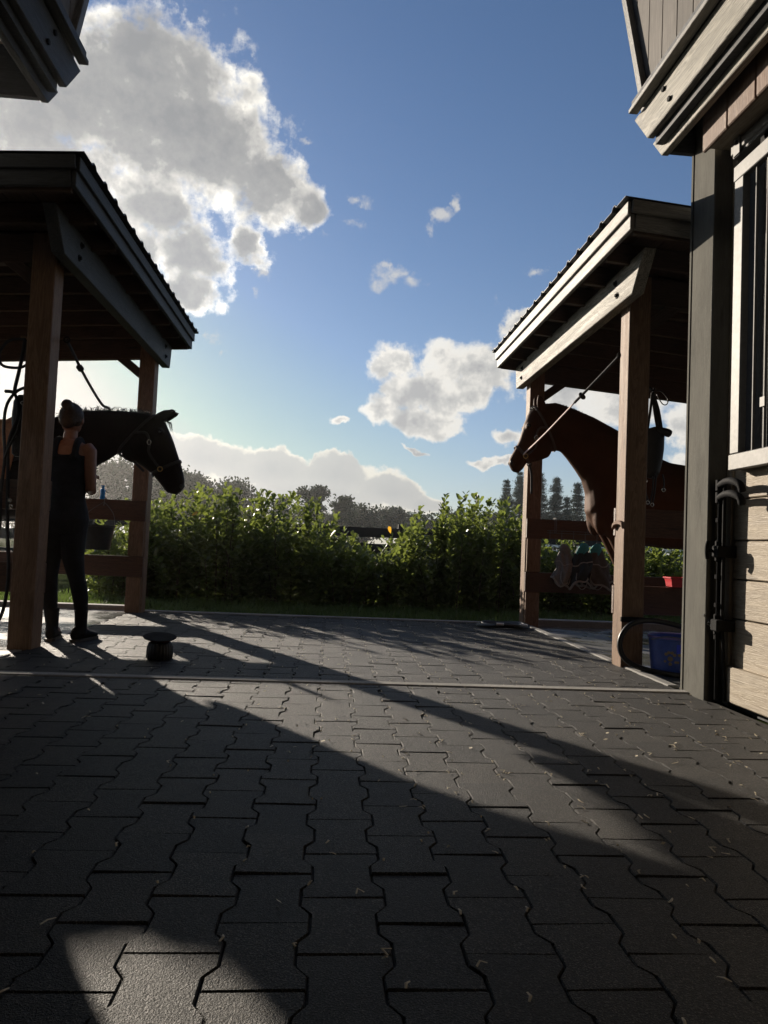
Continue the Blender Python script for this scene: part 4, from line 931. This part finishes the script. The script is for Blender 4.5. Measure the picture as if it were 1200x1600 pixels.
b = MB(); chain(b, torso, 20); chain(b, neck); limbs(b)
ball(b, (-1.967, PY+.035, 1.645), (.078, .097, .112), 16); ball(b, (-1.967, PY+.085, 1.60), (.055, .055, .06)); ball(b, (-1.967, PY+.133, 1.635), (.014, .018, .022))
for sg in (-1, 1): ball(b, (-1.967+sg*.079, PY+.03, 1.635), (.012, .022, .032)); ball(b, (-1.967+sg*.03, PY+.118, 1.655), (.016, .012, .012))
ball(b, (-1.967, PY+.128, 1.592), (.024, .012, .010))
def hand(mb, w, d, upv, side):
    w = Vector(w); d = Vector(d).normalized(); u = Vector(upv); u = (u-d*u.dot(d)).normalized(); s_ = d.cross(u)*side
    mb.loft([[w+d*t+s_*(a*math.cos(q))+u*(b_*math.sin(q)) for q in np.linspace(0, 2*math.pi, 12, endpoint=False)] for t, a, b_ in ((-.02, .022, .018), (.02, .034, .017), (.06, .041, .015), (.09, .040, .013))])
    for k, (o, L_) in enumerate(((-.030, .062), (-.010, .074), (.010, .070), (.029, .055))):
        p0 = w+d*.08+s_*o; p1 = w+d*(.092+L_*.45)+s_*o*1.1-u*.006; p2 = w+d*(.09+L_*.85)+s_*o*1.1-u*.024; p3 = w+d*(.09+L_)+s_*o*1.1-u*.036
        mb.tube([p0, p1, p2, p3], [.0092, .0088, .0080, .006], 8)
    mb.tube([w+d*.02-s_*.03, w+d*.05-s_*.055-u*.006, w+d*.082-s_*.062-u*.02], [.012, .0105, .008], 8)
hand(b, (-1.885, PY+.29, 1.24), (-.15, 1, .15), (0, -.2, 1), 1); hand(b, (-2.06, PY+.31, 1.34), (.1, 1, .2), (0, -.2, 1), -1)
for fx in (-1.80, -2.01): ball(b, (fx, PY+.05, .06), (.04, .10, .04))
skin('body', b, SKIN_M, person, .0068, 3)
b = MB(); chain(b, [(x, y, z, a+.009, c+.009) for x, y, z, a, c in torso[:7]], 20)
for x_ in (-1.965-.075, -1.965+.075):
    b.tube(bez([(x_*1.0, PY+.095, 1.34), (x_, PY+.07, 1.44), (x_, PY+.015, 1.475), (x_, PY-.05, 1.44), (x_, PY-.075, 1.36)], 5), .024, 8)
b = MB(); chain(b, [(x, y, z, a+.009, c+.009) for x, y, z, a, c in torso[1:7]], 20)
for x_ in (-2.04, -1.89): b.tube(bez([(x_, PY+.10, 1.33), (x_, PY+.092, 1.42), (x_, PY+.02, 1.487), (x_, PY-.055, 1.44), (x_, PY-.085, 1.33)], 5), .026, 8)
skin('tank_top', b, CLOTH, person, .009, 3)
b = MB(); chain(b, [(x, y, z, a+.008, c+.008) for x, y, z, a, c in torso[:4]], 20); limbs(b, .007, arms=False); skin('leggings', b, LEGG, person, .009, 3)
for fx, rot in ((-1.80, -.25), (-2.005, .15)):
    b = MB()
    for t, w_, h_ in ((-.085, .030, .05), (-.06, .038, .075), (0, .040, .085), (.06, .043, .06), (.12, .045, .045), (.165, .036, .034), (.185, .018, .022)):
        pass
    rings = []
    for t, w_, h_ in ((-.09, .026, .075), (-.065, .038, .10), (0, .040, .10), (.06, .044, .068), (.12, .046, .050), (.165, .038, .040), (.19, .016, .025)):
        cx = fx+t*math.sin(-rot); cy = PY+.015+t*math.cos(rot)
        rings.append([(cx+w_*math.cos(q), cy, .012+h_*.5+h_*.5*math.sin(q)) for q in np.linspace(0, 2*math.pi, 14, endpoint=False)])
    b.loft(rings); chain(b, [(fx, PY+.0, .05, .045, .055), (fx, PY+.005, .12, .043, .050), (fx-.004, PY+.01, .20, .046, .052), (fx-.006, PY+.012, .235, .049, .055)])
    bo = skin('boot', b, BOOTM, person, .008, 3)
    m = MB(); m.prism([(fx+w_*sx_+t*math.sin(-rot), PY+.015+t*math.cos(rot)) for t, w_, sx_ in ((-.095, .02, -1), (-.07, .04, -1), (0, .036, -1), (.1, .048, -1), (.16, .042, -1), (.195, .012, -1), (.195, .012, 1), (.16, .042, 1), (.1, .048, 1), (0, .036, 1), (-.07, .04, 1), (-.095, .02, 1))][::-1], 2, .001, .02); m.build('sole', HORN, bo)
b = MB(); ball(b, (-1.967, PY+.018, 1.662), (.088, .098, .106), 18); ball(b, (-1.967, PY-.045, 1.625), (.060, .04, .065), 14); ball(b, (-1.972, PY-.065, 1.735), (.043, .040, .040), 12); h_ = skin('hair', b, HAIRM, person, .008, 3)
m = MB(); rh = np.random.default_rng(9)
for k in range(120):
    u = rh.normal(0, 1, 3); u /= np.linalg.norm(u); u[1] = -abs(u[1])*.8+.1; p = Vector((-1.967+u[0]*.088, PY+.018+u[1]*.098, 1.66+u[2]*.104)); q = Vector((u[0], u[1]-.2, u[2]))*rh.uniform(.006, .02)
    m.tube([p, p+q, p+q*1.6+Vector((rh.normal(0, .006), 0, rh.normal(0, .006)))], [.0012, .0010, .0005], 4)
m.build('loose_hair', HAIRM, h_)

# ------------------------------------------------------------------ things standing and hanging about
def ringpts(c, r, n=20, ax='z'):
    out = []
    for a in np.linspace(0, 2*math.pi, n, endpoint=False):
        u, v = r*math.cos(a), r*math.sin(a)
        out.append({'z': (c[0]+u, c[1]+v, c[2]), 'y': (c[0]+u, c[1], c[2]+v), 'x': (c[0], c[1]+u, c[2]+v)}[ax])
    return out
BLKP = m_plain('black_plastic', (.018, .018, .02), .45, 0, .3, 30); BLUEP = m_plain('blue_plastic', (.05, .10, .40), .42, 0, .15, 20); LAV = m_plain('lavender_rim', (.20, .16, .42), .45, 0, .15, 20); REDP = m_plain('red_plastic', (.55, .04, .05), .4, 0, .12, 20)
BBLUE = m_plain('bright_blue_label', (.02, .06, .75), .4, 0, .08, 20); OCHRE = m_plain('ochre_print', (.26, .20, .12), .6, 0, .2, 40); CYAN = m_plain('blue_bottle_plastic', (.01, .25, .75), .25, 0, .1, 20)
# hanging black bucket on the left stall's far rail
c = (-2.325, 7.335, .635)
B1 = thing('hanging_bucket', c, 'black bucket hanging from the left stall\'s far rail', 'bucket')
MB().lathe([(.001, .006), (.118, .006), (.122, 0), (.124, .004), (.160, .225), (.168, .228), (.168, .245), (.157, .245), (.150, .22), (.115, .012), (.001, .012)], c, 32).build('pail', BLKP, B1, smooth=True, sharp=35)
MB().tube(bez([(c[0]-.164, c[1], c[2]+.235), (c[0]-.13, c[1]+.05, c[2]+.36), (c[0]-.02, c[1]+.135, c[2]+.47), (c[0]+.02, c[1]+.135, c[2]+.47), (c[0]+.13, c[1]+.05, c[2]+.36), (c[0]+.164, c[1], c[2]+.235)], 6), .003, 6).build('handle', STEEL, B1, smooth=True)
m = MB(); m.tube(bez([(c[0], 7.575, 1.155), (c[0], 7.50, 1.157), (c[0], 7.488, 1.11), (c[0], 7.475, 1.085), (c[0], 7.465, 1.10)], 5), .004, 6); m.build('hook', STEEL, B1, smooth=True)
# blue bottle on that rail
c = (-2.365, 7.545, 1.152)
B2 = thing('spray_bottle', c, 'small bright blue bottle standing on the left stall\'s far rail', 'bottle')
MB().lathe([(.0, 0), (.024, 0), (.026, .006), (.022, .05), (.026, .085), (.024, .10), (.012, .112), (.012, .12), (0, .12)], c, 20).build('bottle', CYAN, B2, smooth=True, sharp=40)
MB().lathe([(.0, .12), (.015, .12), (.015, .142), (.0, .143)], c, 14).build('cap', CYAN, B2, smooth=True, sharp=40)
# squat ribbed pot with a wide flat lid on the paving
c = (-1.07, 4.76, .001)
B3 = thing('ribbed_pot', c, 'squat dark ribbed pot with wide brim standing on the paving', 'pot')
rings = []
for r, z in ((.076, 0), (.082, .010), (.082, .045), (.080, .075), (.072, .10), (.060, .112)):
    rings.append([(c[0]+(r+.0022*math.cos(24*a))*math.cos(a), c[1]+(r+.0022*math.cos(24*a))*math.sin(a), c[2]+z) for a in np.linspace(0, 2*math.pi, 96, endpoint=False)])
MB().loft(rings).build('pot', BLKP, B3, smooth=True, sharp=50)
m = MB(); m.lathe([(.0, .108), (.058, .110), (.062, .116), (.060, .128), (.0, .130)], c, 28); m.build('collar', m_plain('rust_red', (.13, .035, .025), .7, 0, .3, 40), B3, smooth=True, sharp=40)
m = MB(); rings = []
for r, z in ((.0, .131), (.07, .133), (.098, .137), (.101, .141), (.096, .143), (.06, .138), (.0, .137)):
    rings.append([(c[0]-.004+1.06*r*math.cos(a), c[1]+r*math.sin(a), c[2]+z+.16*r*math.sin(a)-.05*r*math.cos(a)) for a in np.linspace(0, 2*math.pi, 32, endpoint=False)])
m.loft(rings); m.build('brim', m_plain('dull_black_rubber', (.02, .019, .018), .9, 0, .3, 30, 0, .15), B3, smooth=True, sharp=40)
# blue bucket in the right stall
c = (2.455, 4.86, -.02)
B4 = thing('blue_bucket', c, 'blue plastic bucket with printed motif beside the right near post', 'bucket')
MB().lathe([(.0, .004), (.150, .004), (.156, 0), (.158, .01), (.180, .245), (.186, .25), (.186, .262), (.174, .262), (.168, .24), (.148, .014), (.0, .014)], c, 40).build('pail', BLUEP, B4, smooth=True, sharp=35)
MB().tube(ringpts((c[0], c[1], c[2]+.262), .181, 40), .0075, 8, closed=True).build('rim', LAV, B4, smooth=True)
m = MB(); rb = np.random.default_rng(4)
for ang in (-2.22, -1.72, -1.25):
    for (du, dz, r) in ((0, 0, .018), (-.10, .03, .011), (-.035, .042, .011), (.04, .042, .011), (.10, .028, .011), (-.13, -.02, .009), (.13, -.02, .009), (0, -.035, .012)):
        a = ang+du*1.6; z = .125+dz; rad = .1578+.022*(z/.245)+.001
        cc = Vector((c[0]+rad*math.cos(a), c[1]+rad*math.sin(a), c[2]+z)); n_ = Vector((math.cos(a), math.sin(a), -.1)).normalized(); u = Vector((-math.sin(a), math.cos(a), 0)); v = n_.cross(u)
        m.loft([[cc+n_*h+u*(r*k*math.cos(q))+v*(r*k*math.sin(q)) for q in np.linspace(0, 2*math.pi, 12, endpoint=False)] for h, k in ((-.002, 1), (.0012, 1))])
m.build('printed_motif', OCHRE, B4)
m = MB(); a0 = -1.02
pts = []
for a in (-1.99, -1.93, -1.87, -1.81):
    for z in (.165, .225): rad = .1578+.022*(z/.245)+.0016; pts.append((c[0]+rad*math.cos(a), c[1]+rad*math.sin(a), c[2]+z))
m.add(pts, [(0, 2, 3, 1), (2, 4, 5, 3), (4, 6, 7, 5)]); lb = m.build('label', BBLUE, B4); so = lb.modifiers.new('s', 'SOLIDIFY'); so.thickness = .001
MB().tube(bez([(c[0]-.185, c[1]-.02, c[2]+.24), (c[0]-.14, c[1]-.14, c[2]+.275), (c[0], c[1]-.20, c[2]+.27), (c[0]+.14, c[1]-.14, c[2]+.275), (c[0]+.185, c[1]-.02, c[2]+.24)], 6), .0035, 6).build('handle', STEEL, B4, smooth=True)
# red tub on the right stall's near rail
c = (2.60, 5.155, .578)
B5 = thing('red_tub', c, 'red plastic tub on the right stall\'s lower near rail', 'tub')
m = MB(); rings = []
for w_, d_, z in ((.055, .05, 0), (.062, .055, .04), (.068, .06, .062), (.075, .066, .062), (.075, .066, .074), (.066, .057, .074), (.058, .05, .01)):
    rings.append([(c[0]+sx_*w_, c[1]-.0+sy_*d_, c[2]+z) for sx_, sy_ in ((-1, -1), (1, -1), (1, 1), (-1, 1))])
m.loft(rings); m.build('tub', REDP, B5, bevel=.006)
MB().tube(bez([(c[0]-.06, c[1]-.06, c[2]+.068), (c[0], c[1]-.085, c[2]+.05), (c[0]+.06, c[1]-.06, c[2]+.068)], 5), .003, 6).build('handle', REDP, B5, smooth=True)
# hose looping round the right near post
B6 = thing('garden_hose', (2.2, 4.92, 0), 'thick black hose looped round the right near post', 'hose')
MB().tube(bez([(2.95, 4.60, .09), (2.72, 4.74, .22), (2.52, 4.83, .305), (2.32, 4.88, .345), (2.17, 4.90, .325), (2.09, 4.90, .25), (2.065, 4.89, .16), (2.09, 4.86, .08), (2.17, 4.80, .03), (2.33, 4.70, .006), (2.55, 4.60, .002), (2.85, 4.50, .002)], 10), .019, 12).build('hose', HOSE, B6, smooth=True)
m = MB(); m.tube([(2.54, 4.815, .30), (2.515, 4.80, .255)], .009, 8); m.build('hose_clip', WHITE, B6)
MB().box(2.095, 2.27, 4.945, 4.968, .325, .36).build('hose_hanger', BLACKM, B6, bevel=.004)
# flat hose laid in loops by the right far post
B7 = thing('coiled_hose', (1.85, 7.35, 0), 'black hose lying in flat loops by the right far post', 'hose')
p = []
for k in range(140):
    a = k*.19; rx = .26-.0004*k; p.append((1.83+rx*math.cos(a)*(1+.08*math.sin(k*.05)), 7.30+.17*math.sin(a)+.02*math.sin(k*.11), .016+.010*((k//33) % 3)+.006*math.sin(a*3)))
MB().tube(p, .0135, 8).build('hose', HOSE, B7, smooth=True)
m = MB(); m.tube([(1.72, 7.12, .05), (1.79, 7.10, .052)], .014, 10); m.tube([(1.98, 7.14, .05), (2.03, 7.10, .046)], .012, 10); m.build('coupling', WHITE, B7, smooth=True, sharp=40)
# fly masks hanging on a wire rack from the right stall's far rail
RK = thing('wire_rack', (2.6, 7.5, 1.1), 'wire hook rack hung over the right stall\'s far rail', 'rack')
m = MB()
for x in (2.42, 2.78): m.tube(bez([(x-.008, 7.60, 1.10), (x-.008, 7.57, 1.158), (x-.008, 7.50, 1.15), (x-.008, 7.498, 1.0)], 4), .0028, 6); m.tube(bez([(x+.008, 7.60, 1.10), (x+.008, 7.57, 1.158), (x+.008, 7.50, 1.15), (x+.008, 7.498, 1.0)], 4), .0028, 6)
m.tube([(2.33, 7.497, 1.03), (2.90, 7.497, 1.03)], .003, 6); m.tube([(2.33, 7.497, 1.005), (2.90, 7.497, 1.005)], .003, 6); m.build('frame', STEEL, RK, smooth=True)
for k in range(5):
    x = 2.36+k*.13; MB().tube(bez([(x, 7.495, 1.03), (x, 7.492, .92), (x, 7.47, .87), (x, 7.44, .88), (x, 7.435, .91)], 4), .0028, 6).build('hook', STEEL, RK, smooth=True)
def mask(cx, cy, zt, w, h, label, mats, seed, name='fly_mask'):
    T = thing(name, (cx, cy, zt), label, 'fly mask', 'fly masks on the rack'); rs_ = np.random.default_rng(seed); ph = rs_.uniform(0, 6, 8); m = MB(); rings = []; n = 44
    for i, t in enumerate(np.linspace(0, 1, 20)):
        rw = w*(.16+.80*min(1, t*1.9)**.8+.28*max(0, t-.62)*2.2-.42*max(0, .62-abs(t-.70))*(.35 if t > .4 else 0)); rd = .035+.055*min(1, t*1.6); ring = []
        for a in np.linspace(0, 2*math.pi, n, endpoint=False):
            k = 1+.15*math.sin(3*a+ph[0]+5*t)+.11*math.sin(6*a+ph[1]-7*t)+.07*math.sin(11*a+ph[2]+11*t)
            ring.append((cx+rw*k*math.cos(a)+.035*math.sin(4*t+ph[3])*t, cy+rd*k*math.sin(a), zt-h*t+.045*math.sin(2*a+ph[4])*t+.02*math.sin(5*a+ph[5])*t))
        rings.append(ring)
    m.loft(rings, False); o = m.build('mesh_cloth', mats[0], T, smooth=True); s_ = o.modifiers.new('s', 'SOLIDIFY'); s_.thickness = .004
    MB().tube(rings[-1], .012, 6, closed=True).build('fleece_trim', mats[1], T, smooth=True)
    MB().tube(rings[9], .008, 6, closed=True).build('binding', mats[1], T, smooth=True)
    m = MB(); rr = []
    for t, r in ((0, .02), (.2, .045), (.5, .062), (.8, .05), (1, .03)): rr.append([(cx+.02*math.sin(3*t+ph[6])+r*(1+.2*math.sin(3*a+ph[7]+4*t))*math.cos(a), cy-.03+r*.6*math.sin(a), zt+.03-.13*t) for a in np.linspace(0, 2*math.pi, 16, endpoint=False)])
    m.loft(rr); m.build('ear_sleeve', mats[2], T, smooth=True)
    MB().tube(bez([(cx-w*.5, cy-.07, zt-h*.72), (cx-w*.62, cy-.10, zt-h*.95), (cx-w*.2, cy-.11, zt-h*1.14), (cx+w*.3, cy-.09, zt-h*1.05), (cx+w*.5, cy-.06, zt-h*.8)], 6), .012, 6, flat=(1, .3), upv=(0, -1, 0)).build('chin_strap', mats[1], T, smooth=True)
GREYM = m_plain('grey_mesh', (.22, .20, .18), .85, 0, .25, 120, .4); TEAL = m_plain('teal_trim', (.05, .28, .28), .7, 0, .2, 60, .3); DKM = m_plain('dark_mesh', (.028, .034, .036), .8, 0, .3, 120, .4); CREAM = m_plain('cream_fleece', (.34, .31, .27), .9, 0, .2, 80, .5); BRM = m_plain('brown_mesh', (.10, .085, .07), .85, 0, .25, 120, .4)
mask(2.50, 7.42, .86, .10, .36, 'pale grey fly mask, leftmost on the wire rack', (GREYM, CREAM, GREYM), 1)
mask(2.66, 7.37, .88, .12, .40, 'dark fly mask with teal ears in the middle of the rack', (DKM, CREAM, TEAL), 2)
mask(2.84, 7.41, .88, .14, .40, 'dark fly mask with teal top and tan trim, right on rack', (BRM, CREAM, TEAL), 3)
# tack hanging on the right near post
TK = thing('hanging_bridle', (2.40, 5.2, 2.05), 'dark leather bridle and reins hanging beside the right near post', 'bridle')
hk = Vector((2.40, 5.20, 2.05))
m = MB(); m.tube(bez([(2.27, 5.13, 2.06), (2.36, 5.17, 2.075), (2.40, 5.20, 2.06), (2.415, 5.20, 2.08)], 4), .008, 8); m.build('hook', BLACKM, TK, smooth=True)
for (x1, z1, x2, z2) in ((2.385, 1.93, 2.36, 1.76), (2.43, 1.90, 2.455, 1.74), (2.445, 1.92, 2.475, 1.74), (2.415, 1.9, 2.44, 1.75)):
    MB().tube(bez([hk, (x1, 5.19, z1), (x2, 5.18, z2)], 6), .011, 6, flat=(1, .3), upv=(1, 0, 0)).build('cheek_strap', LEATHER, TK, smooth=True)
MB().tube(bez([hk, (2.455, 5.18, 2.055), (2.505, 5.17, 2.00), (2.50, 5.17, 1.955), (2.47, 5.18, 1.96), (2.43, 5.19, 2.03)], 6), .010, 6, flat=(.4, 1), upv=(0, 0, 1)).build('rein_loop', LEATHER, TK, smooth=True)
for (x0, z0, x1, z1, x2, z2) in ((2.35, 1.45, 2.33, 1.32, 2.37, 1.18), (2.40, 1.40, 2.39, 1.28, 2.37, 1.19), (2.42, 1.42, 2.41, 1.30, 2.395, 1.19), (2.47, 1.42, 2.48, 1.35, 2.47, 1.29)):
    MB().tube(bez([(x0, 5.15, z0), (x1, 5.14, z1), (x2, 5.14, z2)], 6), .007, 6, flat=(1, .4), upv=(1, 0, 0)).build('rein', LEATHER, TK, smooth=True)
for x, z in ((2.355, 1.20), (2.39, 1.185), (2.475, 1.30), (2.335, 1.36)):
    MB().tube(ringpts((x, 5.135, z), .013, 12, 'y'), .0035, 6, closed=True).build('buckle', CHROME, TK, smooth=True)
BG = thing('leather_girth', (2.42, 5.21, 1.6), 'thick dark leather girth bundle hanging under the bridle', 'girth')
m = MB(); rings = []
for z, w_, dx in ((1.775, .05, .0), (1.765, .085, .0), (1.72, .092, .003), (1.62, .088, .006), (1.52, .080, .004), (1.45, .07, 0), (1.40, .05, 0)):
    rings.append([(2.415+dx+w_*math.cos(q)*(1+.05*math.sin(3*q+z*9)), 5.225+.045*math.sin(q), z+.008*math.sin(2*q+z*20)) for q in np.linspace(0, 2*math.pi, 20, endpoint=False)])
m.loft(rings); m.build('pad', LEATHER, BG, smooth=True)
MB().tube(bez([(2.44, 5.205, 1.755), (2.48, 5.20, 1.752), (2.52, 5.195, 1.744), (2.552, 5.19, 1.73)], 5), [.032]*12+[.031, .029, .024, .012], 12, flat=(1, .8)).build('rolled_end', LEATHER, BG, smooth=True)
# wooden cleat on the aisle face of the right near post
CL = thing('rope_cleat', (2.10, 5.05, 1.0), 'pale wooden cleat on the right near post', 'cleat')
m = MB(); m.prism([(4.94, .985), (4.955, 1.03), (4.99, 1.045), (5.02, 1.05), (5.06, 1.05), (5.09, 1.045), (5.125, 1.03), (5.14, .985), (5.10, 1.015), (5.06, 1.022), (5.02, 1.022), (4.98, 1.015)], 0, 2.08, 2.108); m.build('horns', m_plain('pale_wood', (.26, .18, .14), .7, 0, .2, 30, 0, .1), CL, bevel=.004)
# tack on the left near post
TL = thing('lead_ropes', (-2.2, 5.2, 2.0), 'dark lead ropes and bridle hanging left of the left near post', 'rope')
MB().tube([(-2.12, 5.10, 2.13), (-2.22, 5.10, 2.15)], .012, 8).build('peg', W_POST, TL)
hk = Vector((-2.19, 5.10, 2.14))
for pts, r in (([hk, (-2.21, 5.1, 1.95), (-2.235, 5.1, 1.80), (-2.24, 5.1, 1.74)], .013), ([hk, (-2.17, 5.1, 2.0), (-2.15, 5.1, 1.85), (-2.16, 5.1, 1.72)], .008), ([hk, (-2.30, 5.1, 2.115), (-2.36, 5.1, 2.02), (-2.33, 5.1, 1.94), (-2.22, 5.1, 1.93), (-2.16, 5.1, 1.96)], .010),
               ([(-2.15, 5.1, 1.80), (-2.22, 5.09, 1.76), (-2.28, 5.09, 1.66), (-2.29, 5.09, 1.50), (-2.27, 5.09, 1.30), (-2.28, 5.09, 1.05), (-2.27, 5.09, .80)], .011), ([(-2.30, 5.1, 1.76), (-2.23, 5.09, 1.74), (-2.2, 5.09, 1.60), (-2.25, 5.09, 1.40), (-2.24, 5.09, 1.15), (-2.22, 5.09, .80), (-2.19, 5.08, .5), (-2.2, 5.06, .25), (-2.26, 5.05, .12), (-2.35, 5.05, .10)], .012), ([(-2.16, 5.09, 1.72), (-2.19, 5.08, 1.5), (-2.23, 5.08, 1.4), (-2.27, 5.08, 1.28)], .008)):
    MB().tube(bez(pts, 8), r, 8).build('rope', ROPE if r != .008 else LEATHER, TL, smooth=True)
m = MB(); rings = []
for z, w_ in ((1.74, .03), (1.70, .055), (1.6, .06), (1.5, .055), (1.42, .06), (1.33, .05), (1.31, .03)): rings.append([(-2.19+w_*math.cos(q)*(1+.1*math.sin(4*q+z*12)), 5.12+.03*math.sin(q), z) for q in np.linspace(0, 2*math.pi, 16, endpoint=False)])
m.loft(rings); m.build('rolled_bandage', LEATHER, TL, smooth=True)
for x, z in ((-2.17, 1.68), (-2.21, 1.0), (-2.2, .96)): MB().tube(ringpts((x, 5.075, z), .011, 10, 'y'), .003, 6, closed=True).build('snap', CHROME, TL, smooth=True)

# ------------------------------------------------------------------ straw, shavings and leaf scraps on the paving
STRAW = m_plain('straw_bits', (.50, .43, .30), .6, 0, .35, 30); m = MB(); rs_ = np.random.default_rng(12)
n_ = 0
while n_ < 950:
    y = rs_.uniform(.9, 7.6); x = rs_.uniform(-1.9, 2.1)
    if rs_.random() > (.12+.88*(1/(1+math.exp(-(x-.1)*2.2)))): continue
    # litter gathers in the joints between the columns of blocks
    if rs_.random() < .6: x = -0.1+(round((x+.1-CP/2)/CP)+.5)*CP+rs_.normal(0, .013)
    L_ = rs_.uniform(.006, .026)*(1.5 if rs_.random() < .08 else 1); a = rs_.uniform(0, math.pi) if rs_.random() < .5 else 1.57+rs_.normal(0, .4); d = Vector((math.cos(a), math.sin(a), 0))*L_; s_ = Vector((-d.y, d.x, 0))*rs_.normal(0, .3)
    p = Vector((x, y, .0022)); m.tube([p-d*.5, p+s_+Vector((0, 0, .002+rs_.random()*.003)), p+d*.5+Vector((0, 0, rs_.random()*.004))], [.0016, .0021, .0013], 4, flat=(.5, 1.5)); n_ += 1
for k in range(70):
    y = rs_.uniform(1.0, 6.5); x = rs_.uniform(-1.5, 2.0); a = rs_.uniform(0, 6.28); L_ = rs_.uniform(.006, .014)
    u = Vector((math.cos(a), math.sin(a), .1)); v = Vector((-math.sin(a), math.cos(a), .2)); p = Vector((x, y, .003))
    m.add([p-u*L_, p-v*L_*.5, p+u*L_+Vector((0, 0, .003)), p+v*L_*.5+Vector((0, 0, .003))], [(0, 1, 2, 3)])
tag(m.build('straw_litter', STRAW), 'scattered straw wisps and leaf scraps on the dark paving', 'straw', kind='stuff')

# ------------------------------------------------------------------ thin haze on the distance, also added to imitate a lens-glare veil
HAZE_D = 0.00055
hb = MB().box(-230, 230, -70, 340, -1.6, 14.0)
me = bpy.data.meshes.new('haze'); me.from_pydata(hb.v, [], hb.f); me.update()
hm = bpy.data.materials.new('haze_air'); hm.use_nodes = True; nt = hm.node_tree; nt.nodes.clear()
pv = nt.nodes.new('ShaderNodeVolumePrincipled'); pv.inputs['Color'].default_value = (.95, .95, .95, 1); pv.inputs['Density'].default_value = HAZE_D; pv.inputs['Anisotropy'].default_value = .8
mo = nt.nodes.new('ShaderNodeOutputMaterial'); nt.links.new(pv.outputs[0], mo.inputs['Volume']); me.materials.append(hm)
haze = bpy.data.objects.new('haze', me); link(haze); tag(haze, kind='stuff')
